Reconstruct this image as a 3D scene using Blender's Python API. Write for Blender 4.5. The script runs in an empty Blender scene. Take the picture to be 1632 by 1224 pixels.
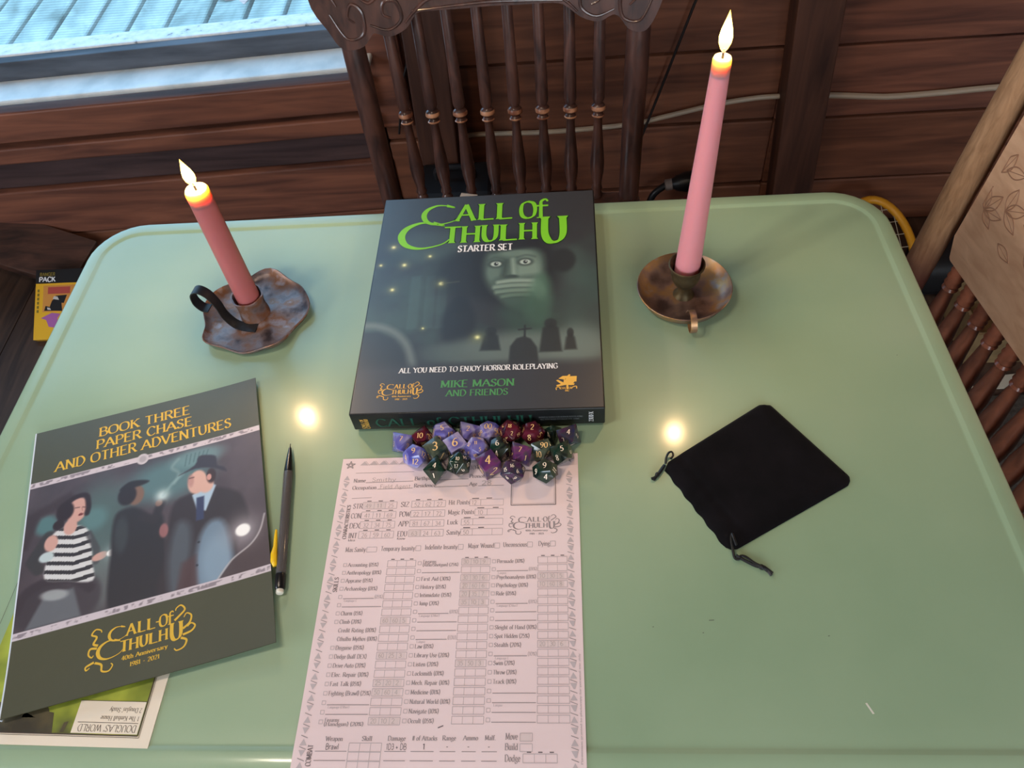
import bpy, bmesh, math, random
import numpy as np
from mathutils import Vector, Matrix

random.seed(7)
scene = bpy.context.scene
col = scene.collection
T = 0.76                     # table top above the floor; coordinates below have z = 0 on the table top

# ---------------------------------------------------------------- camera, world, lights, exposure
cam_d = bpy.data.cameras.new('camera')
cam_d.sensor_fit = 'HORIZONTAL'; cam_d.sensor_width = 36.0; cam_d.lens = 29.0632
cam_d.clip_start = 0.02; cam_d.clip_end = 60
cam = bpy.data.objects.new('camera', cam_d); col.objects.link(cam)
_rt = Vector((0.99620569, 0.02445686, -0.0835229)); _up = Vector((0.03062569, 0.79980457, 0.5994787))
_bk = -Vector((-0.08146337, 0.59976204, -0.79602086))
M = Matrix((_rt, _up, _bk)).transposed().to_4x4(); M.translation = Vector((0, 0, T + 0.63742))
cam.matrix_world = M
scene.camera = cam

world = bpy.data.worlds.new('overcast_sky'); scene.world = world; world.use_nodes = True
_bg = world.node_tree.nodes['Background']
_bg.inputs[0].default_value = (0.36, 0.70, 1.06, 1); _bg.inputs[1].default_value = 4.3

def area(name, loc, target, sx, sy, power, colr, portal=False):
    d = bpy.data.lights.new(name, 'AREA'); d.shape = 'RECTANGLE'; d.size = sx; d.size_y = sy
    d.energy = power; d.color = colr
    o = bpy.data.objects.new(name, d); col.objects.link(o)
    o.location = loc
    o.rotation_euler = (Vector(target) - Vector(loc)).to_track_quat('-Z', 'Y').to_euler()
    if portal: d.cycles.is_portal = True
    return o
# daylight at left window and the one in view; rear light added as fill
area('daylight_left_window', (-2.13, -0.55, T + 0.62), (-1.0, -0.15, T + 0.3), 1.15, 0.95, 21, (1.0, 0.93, 0.86))
area('rear_fill_light', (0.55, -1.83, T + 0.75), (0.3, 0.2, T + 0.2), 1.35, 0.95, 28, (1.0, 0.92, 0.83))
area('sky_portal', (-1.18, 1.60, T + 0.58), (-1.18, 0.5, T + 0.58), 1.52, 1.62, 1, (1, 1, 1), portal=True)

vs = scene.view_settings
vs.view_transform = 'Standard'; vs.look = 'None'; vs.exposure = 0.0; vs.gamma = 1.0; vs.use_curve_mapping = False

# ---------------------------------------------------------------- helpers
def lin(c):
    c = c / 255.0
    return c / 12.92 if c <= 0.04045 else ((c + 0.055) / 1.055) ** 2.4
def rgb(r, g, b): return (lin(r), lin(g), lin(b), 1.0)

MATS = {}
def mat(name, color=(.5, .5, .5, 1), rough=.5, metal=0., spec=.5, coat=0., coat_rough=.1, bump=None,
        ramp=None, nscale=8., stretch=(1, 1, 1), detail=4., distort=0., sss=0., sss_r=(.01, .004, .003),
        trans=0., ior=1.45, emit=None, estr=0., sheen=0., attr=None, rough_var=0.):
    m = bpy.data.materials.new(name); m.use_nodes = True
    nt = m.node_tree; b = nt.nodes['Principled BSDF']; L = nt.links.new
    b.inputs['Base Color'].default_value = color; b.inputs['Roughness'].default_value = rough
    b.inputs['Metallic'].default_value = metal; b.inputs['Specular IOR Level'].default_value = spec
    b.inputs['Coat Weight'].default_value = coat; b.inputs['Coat Roughness'].default_value = coat_rough
    b.inputs['Transmission Weight'].default_value = trans; b.inputs['IOR'].default_value = ior
    b.inputs['Sheen Weight'].default_value = sheen
    if sss:
        b.inputs['Subsurface Weight'].default_value = sss; b.inputs['Subsurface Radius'].default_value = sss_r
        b.inputs['Subsurface Scale'].default_value = 1.0
    if emit: b.inputs['Emission Color'].default_value = emit; b.inputs['Emission Strength'].default_value = estr
    if attr:
        a = nt.nodes.new('ShaderNodeAttribute'); a.attribute_name = attr; L(a.outputs['Color'], b.inputs['Base Color'])
    if ramp or bump:
        tc = nt.nodes.new('ShaderNodeTexCoord'); mp = nt.nodes.new('ShaderNodeMapping')
        mp.inputs['Scale'].default_value = stretch; L(tc.outputs['Object'], mp.inputs['Vector'])
        oi = nt.nodes.new('ShaderNodeObjectInfo'); ml = nt.nodes.new('ShaderNodeVectorMath'); ml.operation = 'SCALE'
        ml.inputs[0].default_value = (7.3, 11.1, 5.7); L(oi.outputs['Random'], ml.inputs['Scale']); L(ml.outputs[0], mp.inputs['Location'])
        n = nt.nodes.new('ShaderNodeTexNoise'); n.inputs['Scale'].default_value = nscale
        n.inputs['Detail'].default_value = detail; n.inputs['Distortion'].default_value = distort
        L(mp.outputs[0], n.inputs['Vector'])
        if ramp:
            cr = nt.nodes.new('ShaderNodeValToRGB'); L(n.outputs['Fac'], cr.inputs[0])
            el = cr.color_ramp.elements
            while len(el) < len(ramp): el.new(.5)
            for e, (p, c) in zip(el, ramp): e.position = p; e.color = c
            L(cr.outputs[0], b.inputs['Base Color'])
        if bump:
            bp = nt.nodes.new('ShaderNodeBump'); bp.inputs['Strength'].default_value = bump[0]
            bp.inputs['Distance'].default_value = bump[1]
            src = n
            if len(bump) > 2:
                src = nt.nodes.new('ShaderNodeTexNoise'); src.inputs['Scale'].default_value = bump[2]
                src.inputs['Detail'].default_value = 3; L(mp.outputs[0], src.inputs['Vector'])
            L(src.outputs['Fac'], bp.inputs['Height']); L(bp.outputs[0], b.inputs['Normal'])
        if rough_var:
            mr = nt.nodes.new('ShaderNodeMapRange'); L(n.outputs['Fac'], mr.inputs[0])
            mr.inputs[3].default_value = rough - rough_var; mr.inputs[4].default_value = rough + rough_var
            L(mr.outputs[0], b.inputs['Roughness'])
    MATS[name] = m
    return m

WLOC = {}
def props(o, label=None, cat=None, group=None, kind=None):
    if label: o['label'] = label
    if cat: o['category'] = cat
    if group: o['group'] = group
    if kind: o['kind'] = kind
    return o
def empty(name, loc, label=None, cat=None, group=None, kind=None, parent=None):
    o = bpy.data.objects.new(name, None); col.objects.link(o); o.empty_display_size = .03
    base = WLOC[parent.name] if parent else Vector((0, 0, 0))
    w = Vector((loc[0], loc[1], loc[2] + T)); o.location = w - base
    if parent: o.parent = parent
    WLOC[o.name] = w
    return props(o, label, cat, group, kind)

class MB:
    """collects geometry in table coordinates and links it as one mesh object"""
    def __init__(s): s.v = []; s.f = []
    def quad(s, a, b, c, d):
        i = len(s.v); s.v += [a, b, c, d]; s.f.append((i, i+1, i+2, i+3))
    def box(s, x0, x1, y0, y1, z0, z1):
        i = len(s.v)
        s.v += [(x0,y0,z0),(x1,y0,z0),(x1,y1,z0),(x0,y1,z0),(x0,y0,z1),(x1,y0,z1),(x1,y1,z1),(x0,y1,z1)]
        s.f += [tuple(i+k for k in q) for q in ((3,2,1,0),(4,5,6,7),(0,1,5,4),(1,2,6,5),(2,3,7,6),(3,0,4,7))]
        return s
    def hexa(s, pts):
        i = len(s.v); s.v += [tuple(p) for p in pts]
        s.f += [tuple(i+k for k in q) for q in ((3,2,1,0),(4,5,6,7),(0,1,5,4),(1,2,6,5),(2,3,7,6),(3,0,4,7))]
        return s
    def prism(s, poly, z0, z1):
        i = len(s.v); n = len(poly)
        s.v += [(x, y, z0) for x, y in poly] + [(x, y, z1) for x, y in poly]
        s.f.append(tuple(i+n-1-k for k in range(n))); s.f.append(tuple(i+n+k for k in range(n)))
        for k in range(n): s.f.append((i+k, i+(k+1) % n, i+n+(k+1) % n, i+n+k))
        return s
    def rings(s, rings, closed=True, cap0=True, cap1=True):
        i = len(s.v); n = len(rings[0])
        for r in rings: s.v += [tuple(p) for p in r]
        for j in range(len(rings)-1):
            for k in range(n if closed else n-1):
                a = i+j*n+k; b = i+j*n+(k+1) % n
                s.f.append((a, b, b+n, a+n))
        if cap0: s.f.append(tuple(i+n-1-k for k in range(n)))
        if cap1: s.f.append(tuple(i+(len(rings)-1)*n+k for k in range(n)))
        return s
    def lathe(s, base, prof, n=32, axis=None, cap0=True, cap1=True, wob=None):
        """prof: (radius, height) along axis from base"""
        base = Vector(base); ax = Vector(axis or (0, 0, 1)).normalized()
        u = ax.orthogonal().normalized(); w = ax.cross(u)
        R = []
        for (r, h) in prof:
            R.append([base + ax*h + (u*math.cos(2*math.pi*k/n) + w*math.sin(2*math.pi*k/n))*(r*(wob(k/n, r) if wob else 1)) for k in range(n)])
        return s.rings(R, True, cap0, cap1)
    def tube(s, pts, rad, n=10, flat=1.0):
        pts = [Vector(p) for p in pts]
        rads = rad if isinstance(rad, (list, tuple)) else [rad]*len(pts)
        R = []; up = None
        for j, p in enumerate(pts):
            t = (pts[min(j+1, len(pts)-1)] - pts[max(j-1, 0)]).normalized()
            if up is None:
                up = t.orthogonal().normalized()
            else:
                up = (up - t*up.dot(t)).normalized()
            w = t.cross(up)
            R.append([p + (up*math.cos(2*math.pi*k/n) + w*math.sin(2*math.pi*k/n)*flat)*rads[j] for k in range(n)])
        return s.rings(R)
    def strip(s, pts, normals, half_w, thick, side):
        """a flat band: pts along its centre, side = direction of its width"""
        side = Vector(side).normalized(); R = []
        for p, nn in zip(pts, normals):
            p = Vector(p); nn = Vector(nn)
            R.append([p - side*half_w - nn*thick/2, p + side*half_w - nn*thick/2, p + side*half_w + nn*thick/2, p - side*half_w + nn*thick/2])
        return s.rings(R)
    def build(s, name, m, parent=None, smooth=False, bevel=0., seg=2, sub=0, label=None, cat=None, group=None, kind=None, fixn=True):
        me = bpy.data.meshes.new(name)
        V = np.array([tuple(p) for p in s.v], dtype=float); V[:, 2] += T
        if parent is not None: base = WLOC[parent.name]
        else:
            lo = V.min(0); hi = V.max(0); base = Vector(((lo[0]+hi[0])/2, (lo[1]+hi[1])/2, lo[2]))
        V -= np.array(base)
        me.from_pydata(V.tolist(), [], s.f); me.update()
        if fixn:
            bm = bmesh.new(); bm.from_mesh(me); bmesh.ops.recalc_face_normals(bm, faces=bm.faces)
            if bevel:
                ed = [e for e in bm.edges if len(e.link_faces) == 2 and e.calc_face_angle(0) > .5]
                bmesh.ops.bevel(bm, geom=ed, offset=bevel, segments=seg, affect='EDGES', profile=.5, clamp_overlap=True)
            bm.to_mesh(me); bm.free()
        if m: me.materials.append(m)
        if smooth:
            me.polygons.foreach_set('use_smooth', [True]*len(me.polygons))
            try: me.set_sharp_from_angle(angle=math.radians(smooth if smooth is not True else 40))
            except Exception: pass
        o = bpy.data.objects.new(name, me); col.objects.link(o)
        if parent is not None: o.parent = parent
        else: o.location = base
        WLOC[o.name] = Vector(base)
        if sub:
            md = o.modifiers.new('sub', 'SUBSURF'); md.levels = sub; md.render_levels = sub
        return props(o, label, cat, group, kind)

def copy_part(o, parent, dloc):
    c = o.copy(); col.objects.link(c); c.parent = parent; c.location = Vector(o.location) + Vector(dloc)
    WLOC[c.name] = WLOC[o.name] + Vector(dloc)
    return c

def catmull(pts, n=8, closed=False):
    P = [np.array(p, float) for p in pts]; out = []
    N = len(P)
    for i in range(N if closed else N-1):
        if closed: a, b, c, d = P[(i-1) % N], P[i], P[(i+1) % N], P[(i+2) % N]
        else: a, b, c, d = P[max(i-1, 0)], P[i], P[i+1], P[min(i+2, N-1)]
        for k in range(n):
            t = k/n
            out.append(.5*((2*b) + (-a+c)*t + (2*a-5*b+4*c-d)*t*t + (-a+3*b-3*c+d)*t**3))
    if not closed: out.append(P[-1])
    return [tuple(p) for p in out]

# ---------------------------------------------------------------- a pen-stroke alphabet for all the lettering
# cap height 10, x height 6.4; '~' marks a curved stroke
GL = {
'A':(8.2,"0.2,0 4.1,10 8,0|1.8,3.6 6.4,3.6"),'B':(7,"1.2,0 1.2,10|~1.2,10 4.6,9.9 6,7.7 4.6,5.5 1.2,5.3|~1.2,5.3 5.2,5.2 6.8,2.7 5.2,.1 1.2,0"),
'C':(7.6,"~7.2,8 5.4,9.9 2.6,9.6 .7,5 2.6,.4 5.4,.1 7.3,1.8"),'D':(8,"1.2,0 1.2,10|~1.2,10 5,9.8 7.6,5 5,.2 1.2,0"),
'E':(6.6,"1.2,0 1.2,10|1.2,10 6.1,10|1.2,5.2 5.2,5.2|1.2,0 6.4,0"),'F':(6.2,"1.2,0 1.2,10|1.2,10 6,10|1.2,5.2 5,5.2"),
'G':(8,"~7.2,8 5.4,9.9 2.6,9.6 .7,5 2.6,.4 5.4,.1 7.2,1.4|7.2,1.2 7.2,4.6 4.8,4.6"),'H':(8,"1.2,0 1.2,10|6.8,0 6.8,10|1.2,5.2 6.8,5.2"),
'I':(2.8,"1.4,0 1.4,10"),'J':(4.4,"~3.2,10 3.2,3 2.6,.6 .4,.2"),'K':(7.4,"1.2,0 1.2,10|6.4,10 1.2,4.6|2.8,6 7,0"),
'L':(6.4,"1.2,10 1.2,0|1.2,0 6.2,0.2"),'M':(9.6,"1.2,0 1.4,10|1.4,10 4.8,1 8.2,10|8.2,10 8.4,0"),'N':(8.4,"1.2,0 1.2,10|1.2,10 7.2,0|7.2,0 7.2,10"),
'O':(8.6,"~4.3,10 1.5,8.7 .6,5 1.5,1.3 4.3,0 7.1,1.3 8,5 7.1,8.7 4.3,10"),'P':(6.6,"1.2,0 1.2,10|~1.2,10 5,9.8 6.3,7.3 5,4.9 1.2,4.7"),
'Q':(8.6,"~4.3,10 1.5,8.7 .6,5 1.5,1.3 4.3,0 7.1,1.3 8,5 7.1,8.7 4.3,10|5,2 8.2,-1.6"),'R':(7.2,"1.2,0 1.2,10|~1.2,10 5,9.8 6.2,7.5 5,5.3 1.2,5.1|3.6,5.1 7,0"),
'S':(6,"~5.3,8.2 4,9.8 1.8,9.6 .9,7.6 2.2,5.8 4.2,4.6 5.3,2.6 4.2,.4 2,.2 .6,2"),'T':(7.2,"3.6,0 3.6,10|.4,9.8 6.8,9.8"),
'U':(8,"~1.2,10 1.2,3.4 2.6,.4 5.2,.3 6.8,3.2 6.8,10"),'V':(8,"0.3,10 4,0 7.7,10"),'W':(11,"0.3,10 3,0 5.5,9 8,0 10.7,10"),
'X':(7.6,"0.4,10 7.2,0|7,10 .6,0"),'Y':(7.4,"0.3,10 3.7,5 3.7,0|3.7,5 7.1,10"),'Z':(7,"0.6,10 6.6,10 .4,0 6.7,0"),
'a':(5.4,"~.9,5.2 2.6,6.4 4.2,5.2 4.2,1.2 5.2,.2|~4.2,3.6 1.4,3 .7,1.4 1.9,.1 4.2,1.6"),'b':(5.8,"1.1,10 1.1,.3|~1.1,4.6 3,6.3 5,4.6 5,1.6 3.2,.1 1.1,1.2"),
'c':(5,"~4.5,5 3,6.4 1.1,5 .7,3 1.4,.9 3,.1 4.6,1.3"),'d':(6,"4.9,10 4.9,0|~4.9,4.8 3,6.4 1,4.8 .8,1.6 2.6,.1 4.9,1.4"),
'e':(5.2,"~.8,3.5 4.5,3.6 4,5.7 2.6,6.4 1,5 .7,2.8 1.6,.6 3.2,.1 4.6,1.4"),'f':(3.8,"~3.9,9.2 2.8,10 1.6,8.6 1.6,0|.3,6.2 3.4,6.2"),
'g':(5.6,"~4.4,5.6 2.6,6.4 1,5.2 1.2,3.4 2.8,2.6 4.4,3.6 4.4,5.6|~2,2.6 1,1.4 4.6,.4 4.8,-1.6 2.6,-2.9 .6,-1.8 1.4,-.2"),'h':(6,"1.1,10 1.1,0|~1.1,4.6 3,6.4 4.8,5 4.8,0"),
'i':(2.6,"1.3,6.4 1.3,0|1.3,8.8 1.3,9.4"),'j':(2.8,"~1.6,6.4 1.6,-1.6 .2,-2.8|1.6,8.8 1.6,9.4"),'k':(5.6,"1.1,10 1.1,0|4.8,6.4 1.1,3|2.2,4 5.2,0"),
'l':(2.6,"1.3,10 1.3,0"),'m':(9,"1.1,6.4 1.1,0|~1.1,4.8 2.8,6.4 4.4,5 4.4,0|~4.4,4.8 6.2,6.4 7.8,5 7.8,0"),'n':(6,"1.1,6.4 1.1,0|~1.1,4.8 3,6.4 4.8,5 4.8,0"),
'o':(5.6,"~2.8,6.4 1.1,5.4 .7,3.2 1.1,1 2.8,0 4.5,1 4.9,3.2 4.5,5.4 2.8,6.4"),'p':(5.8,"1.1,6.4 1.1,-3|~1.1,4.8 3,6.4 5,4.8 5,1.6 3.2,.1 1.1,1.4"),
'q':(5.8,"4.8,6.4 4.8,-3|~4.8,4.8 3,6.4 .9,4.8 .9,1.6 2.6,.1 4.8,1.4"),'r':(4.4,"1.1,6.4 1.1,0|~1.1,4.4 2.6,6.2 4.2,5.8"),
's':(4.6,"~4,5.2 2.8,6.4 1.2,5.8 1.1,4.4 3.4,2.7 4,1.4 2.8,.1 .7,1"),'t':(3.8,"~1.5,8.8 1.5,1.6 2.4,.1 3.7,.7|.3,6.3 3.4,6.3"),
'u':(6,"~1.1,6.4 1.1,1.6 2.4,.1 4.7,1.6|4.7,6.4 4.7,0"),'v':(5.4,"0.3,6.4 2.7,0 5.1,6.4"),'w':(8,"0.3,6.4 2.2,0 4,5.6 5.8,0 7.7,6.4"),
'x':(5.2,"0.4,6.4 4.9,0|4.7,6.4 .5,0"),'y':(5.4,"0.3,6.4 2.7,0|~5,6.4 2.7,0 1.5,-2.7 .2,-2.6"),'z':(4.8,"0.6,6.3 4.3,6.3 .5,.1 4.4,.1"),
'0':(6,"~3,10 1.2,8.6 .6,5 1.2,1.4 3,0 4.8,1.4 5.4,5 4.8,8.6 3,10"),'1':(3.6,"0.6,8 1.9,10 1.9,0"),'2':(5.8,"~.8,7.8 1.8,9.7 4,9.7 5,7.6 3.8,4.6 .6,0|.6,0 5.4,.1"),
'3':(5.6,"~.9,8.6 2.6,10 4.6,8.8 4.4,6.2 2.4,5.4|~2.4,5.4 4.8,4.6 5.1,1.8 3,.1 .6,1.2"),'4':(6,"4.2,0 4.2,10 .4,3 5.8,3"),'5':(5.6,"5,9.9 1.5,9.9 1.2,5.6|~1.2,5.4 3.4,6.2 5,4.4 4.8,1.6 2.8,.1 .6,1"),
'6':(5.8,"~4.8,9.4 2.6,9 .9,5.4 .9,2 2.8,.1 5,1.6 5,4.2 3,5.6 1,4"),'7':(5.6,"0.6,9.8 5.2,9.8 2,0"),'8':(5.8,"~2.9,5.3 1,7.2 1.4,9.5 2.9,10 4.4,9.5 4.8,7.2 2.9,5.3 .8,3.2 1.2,.7 2.9,0 4.6,.7 5,3.2 2.9,5.3"),
'9':(5.8,"~1,.6 3.2,1 4.9,4.6 4.9,8 3,9.9 .8,8.4 .8,5.8 2.8,4.4 4.8,6"),'(':(3,"~2.6,11 .9,8 .7,3 2.4,-1.6"),')':(3,"~.4,11 2.1,8 2.3,3 .6,-1.6"),
'%':(8,"~2,9.6 .8,7.8 2,6 3.2,7.8 2,9.6|6.6,10 1.2,0|~6,4 4.8,2.2 6,.4 7.2,2.2 6,4"),'/':(4.4,"4,10.4 .4,-.8"),'#':(6.6,"2.4,10 1.6,0|5.2,10 4.4,0|.6,6.6 6.2,6.6|.4,3.4 6,3.4"),
'+':(5.6,"2.8,6 2.8,1|.4,3.5 5.2,3.5"),'-':(4,"0.5,4 3.5,4"),'.':(2.2,"1.1,0 1.1,.8"),"'":(1.8,"0.9,10 .9,7.6"),'~':(5,"~.5,4 1.6,5 3,4 4.4,5"),'_':(5,"0,0 5,0"),' ':(3.6,""),
}
NIB = math.radians(20)
def stroke_poly(pts, wfun):
    """list of quads for a pen stroke"""
    P = np.array(pts, float); n = len(P); out = []
    d = np.gradient(P, axis=0); L = np.hypot(d[:, 0], d[:, 1])+1e-9; d /= L[:, None]
    nr = np.stack([-d[:, 1], d[:, 0]], 1)
    w = np.array([wfun(math.atan2(a[1], a[0]), i/(n-1)) for i, a in enumerate(d)])/2
    A = P+nr*w[:, None]; B = P-nr*w[:, None]
    for i in range(n-1): out.append((tuple(B[i]), tuple(B[i+1]), tuple(A[i+1]), tuple(A[i])))
    return out
def glyph(ch, thick, thin, serif=True, n=4, mono=False):
    adv, s = GL.get(ch, GL[' ']); Q = []
    if not s: return adv, Q
    sf = .95 if serif is True else serif
    wf = (lambda a, t: thick) if mono else (lambda a, t: max(thin, thick*abs(math.sin(a-NIB))))
    for st in s.split('|'):
        cur = st.startswith('~'); pts = [tuple(map(float, p.split(','))) for p in st.lstrip('~').split()]
        if cur:
            Q += stroke_poly(catmull(pts, n), wf)
        else:
            for a, b in zip(pts[:-1], pts[1:]): Q += stroke_poly([a, b], wf)
        if serif:
            for e, o in ((pts[0], pts[1]), (pts[-1], pts[-2])):
                dx, dy = e[0]-o[0], e[1]-o[1]
                if abs(dy) > .6*math.hypot(dx, dy) and min(abs(e[1]-v) for v in (0, 6.4, 10)) < .15 and (ch.isalpha() or ch in '147'):
                    sg = -1 if e[1] < 3 else 1
                    Q.append(((e[0]-thick*sf, e[1]), (e[0]+thick*sf, e[1]), (e[0]+thick*.4, e[1]-sg*thin*1.3), (e[0]-thick*.4, e[1]-sg*thin*1.3)) if sg > 0 else
                             ((e[0]-thick*.4, e[1]+thin*1.3), (e[0]+thick*.4, e[1]+thin*1.3), (e[0]+thick*sf, e[1]), (e[0]-thick*sf, e[1])))
    return adv, Q
def text_quads(s, x, y, h, width=None, rot=0., thick=1.7, thin=.6, serif=True, n=4, align='l', track=.6, mono=False, xs=1.0):
    """quads of a line of text; (x, y) baseline start, y up"""
    Q = []; cx = 0
    for ch in s:
        adv, q = glyph(ch, thick, thin, serif, n, mono)
        Q += [tuple((p[0]+cx, p[1]) for p in f) for f in q]; cx += adv+track
    cx -= track; k = h/10.; kx = (width/cx) if width else k*xs
    tot = cx*kx; ox = -tot/2 if align == 'c' else 0
    c, sn = math.cos(rot), math.sin(rot)
    return [tuple((x+(p[0]*kx+ox)*c-p[1]*k*sn, y+(p[0]*kx+ox)*sn+p[1]*k*c) for p in f) for f in Q]
def glyph_box(ch, x0, y0, x1, y1, thick=2.2, thin=.8, serif=True, n=8):
    """glyph stretched into a box (y0 baseline, y1 top)"""
    adv, q = glyph(ch, thick, thin, serif, n)
    return [tuple((x0+(x1-x0)*p[0]/adv, y0+(y1-y0)*p[1]/10.) for p in f) for f in q]
def line_quads(pts, w, closed=False, taper=False, n=0):
    pts = list(pts)
    if n: pts = catmull(pts, n, closed)
    if closed: pts = pts+[pts[0]]
    if n or taper:
        return stroke_poly(pts, (lambda a, t: w*(1-.75*t)) if taper else (lambda a, t: w))
    Q = []
    for a, b in zip(pts[:-1], pts[1:]): Q += stroke_poly([a, b], lambda a_, t: w)
    return Q
def rect_quads(x0, y0, x1, y1, w):
    return line_quads([(x0, y0), (x1, y0), (x1, y1), (x0, y1)], w, True)
def fill_rect(x0, y0, x1, y1): return [((x0, y0), (x1, y0), (x1, y1), (x0, y1))]

class Sheet:
    """a local flat frame (mm) on a surface: origin, rotation about z, height function"""
    def __init__(s, ox, oy, rot, zf, flip=1): s.o = (ox, oy); s.c = math.cos(rot); s.s = math.sin(rot); s.zf = zf; s.flip = flip
    def p(s, x, y, dz=0):
        X = x/1000; Y = s.flip*y/1000
        return (s.o[0]+X*s.c-Y*s.s, s.o[1]+X*s.s+Y*s.c, s.zf(x, y)+dz)
    def build(s, quads, name, m, parent, dz=.00012, **k):
        b = MB()
        for i, q in enumerate(quads): b.quad(*[s.p(a, c, dz+(i % 9)*5e-6) for a, c in q])
        o = b.build(name, m, parent, fixn=False, **k)
        me = o.data; flip = [p for p in me.polygons if p.normal.z < 0]
        if flip:
            bm = bmesh.new(); bm.from_mesh(me)
            bmesh.ops.reverse_faces(bm, faces=[f for f in bm.faces if f.normal.z < 0]); bm.to_mesh(me); bm.free()
        return o

# ---------------------------------------------------------------- flat print painted per vertex
class Canvas:
    def __init__(s, x0, x1, y0, y1, nx, ny, base):
        s.nx, s.ny = nx, ny
        s.X, s.Y = np.meshgrid(np.linspace(x0, x1, nx), np.linspace(y0, y1, ny))
        s.C = np.empty(s.X.shape+(3,)); s.C[:] = base; s.rng = np.random.RandomState(3)
    def blend(s, a, color): s.C += (np.array(color, float)-s.C)*np.clip(a, 0, 1)[..., None]
    def ell(s, cx, cy, rx, ry, color, soft=.3, alpha=1., rot=0.):
        c, n = math.cos(rot), math.sin(rot); dx = s.X-cx; dy = s.Y-cy
        d = np.hypot((dx*c+dy*n)/rx, (-dx*n+dy*c)/ry)
        t = np.clip((1+soft/2-d)/max(soft, 1e-3), 0, 1); s.blend(alpha*t*t*(3-2*t), color)
    def glow(s, cx, cy, r, color, alpha=1.): s.blend(alpha*np.exp(-((s.X-cx)**2+(s.Y-cy)**2)/(r*r)), color)
    def dist(s, pts, closed):
        P = list(pts)+([pts[0]] if closed else []); D = np.full(s.X.shape, 1e9); inside = np.zeros(s.X.shape, bool)
        for (ax, ay), (bx, by) in zip(P[:-1], P[1:]):
            vx, vy = bx-ax, by-ay; l2 = vx*vx+vy*vy+1e-9
            t = np.clip(((s.X-ax)*vx+(s.Y-ay)*vy)/l2, 0, 1)
            D = np.minimum(D, np.hypot(s.X-ax-t*vx, s.Y-ay-t*vy))
            if closed and abs(by-ay) > 1e-9:
                cr = ((ay > s.Y) != (by > s.Y)) & (s.X < (bx-ax)*(s.Y-ay)/(by-ay)+ax); inside ^= cr
        return np.where(inside, -D, D)
    def poly(s, pts, color, soft=1.5, alpha=1., smooth=0):
        if smooth: pts = catmull(pts, smooth, True)
        s.blend(alpha*np.clip(.5-s.dist(pts, True)/soft, 0, 1), color)
    def stroke(s, pts, w, color, soft=1., alpha=1., n=0):
        if n: pts = catmull(pts, n)
        s.blend(alpha*np.clip((w/2-s.dist(pts, False))/soft+.5, 0, 1), color)
    def noise(s, scale, octv=3):
        out = np.zeros(s.X.shape); amp = 1; tot = 0
        x = (s.X-s.X.min()); y = (s.Y-s.Y.min())
        for o in range(octv):
            g = s.rng.rand(int(y.max()/scale)+3, int(x.max()/scale)+3); fx = x/scale; fy = y/scale
            ix = fx.astype(int); iy = fy.astype(int); tx = fx-ix; ty = fy-iy; tx = tx*tx*(3-2*tx); ty = ty*ty*(3-2*ty)
            out += amp*((g[iy, ix]*(1-tx)+g[iy, ix+1]*tx)*(1-ty)+(g[iy+1, ix]*(1-tx)+g[iy+1, ix+1]*tx)*ty); tot += amp
            amp *= .5; scale /= 2
        return out/tot
    def build(s, name, sheet, m, parent, dz=.00006):
        b = np.arange(s.nx*s.ny).reshape(s.ny, s.nx)
        F = np.stack([b[:-1, :-1], b[:-1, 1:], b[1:, 1:], b[1:, :-1]], -1).reshape(-1, 4)
        V = [sheet.p(x, y, dz) for x, y in zip(s.X.ravel(), s.Y.ravel())]
        base = WLOC[parent.name]
        V = np.array(V); V[:, 2] += T; V -= np.array(base)
        me = bpy.data.meshes.new(name); me.from_pydata(V.tolist(), [], F.tolist()); me.update()
        if me.polygons[0].normal.z < 0: me.flip_normals()
        at = me.color_attributes.new('print', 'FLOAT_COLOR', 'POINT')
        c = np.clip(s.C, 0, 255)/255.; c = np.where(c <= .04045, c/12.92, ((c+.055)/1.055)**2.4)
        at.data.foreach_set('color', np.concatenate([c, np.ones(c.shape[:2]+(1,))], -1).astype(np.float32).ravel())
        me.materials.append(m)
        o = bpy.data.objects.new(name, me); col.objects.link(o); o.parent = parent
        WLOC[o.name] = base
        return o
# ---------------------------------------------------------------- materials
def wood(name, dark, light, stretch, nscale=3., rough=.55, bump=(.25, .002), coat=0., spec=.4, mid=None):
    r = [(.3, dark), (.7, light)] if mid is None else [(.25, dark), (.5, mid), (.72, light)]
    return mat(name, rough=rough, ramp=r, nscale=nscale, stretch=stretch, detail=6., distort=.6, bump=bump, coat=coat, spec=spec)
m_wall = wood('old_pine_boards', rgb(88, 56, 45), rgb(136, 88, 66), (1.2, 14, 14), rough=.5)
m_wall2 = wood('old_pine_boards_reddish', rgb(92, 60, 52), rgb(148, 96, 76), (1.2, 14, 14), rough=.5)
m_wall3 = wood('dark_stained_boards', rgb(58, 46, 48), rgb(92, 72, 72), (1.2, 14, 14), rough=.55)
m_stud = wood('dark_studs', rgb(56, 37, 32), rgb(96, 64, 52), (14, 14, 1.2))
m_dark = mat('tar_paper', rgb(20, 16, 16), rough=.9, spec=.2)
m_ceil = wood('ceiling_boards', rgb(48, 32, 24), rgb(104, 72, 52), (14, 1.2, 14))
m_floor = wood('dark_plank_floor', rgb(48, 38, 34), rgb(90, 68, 56), (14, 1.2, 14), rough=.6)
m_white = mat('white_window_paint', rough=.45, ramp=[(.35, rgb(196, 204, 206)), (.6, rgb(226, 230, 230))], nscale=14, bump=(.1, .001))
m_sash = mat('weathered_sash', rough=.7, ramp=[(.3, rgb(56, 60, 68)), (.7, rgb(96, 102, 112))], nscale=18, stretch=(.3, 2, 2), bump=(.2, .002))
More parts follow.
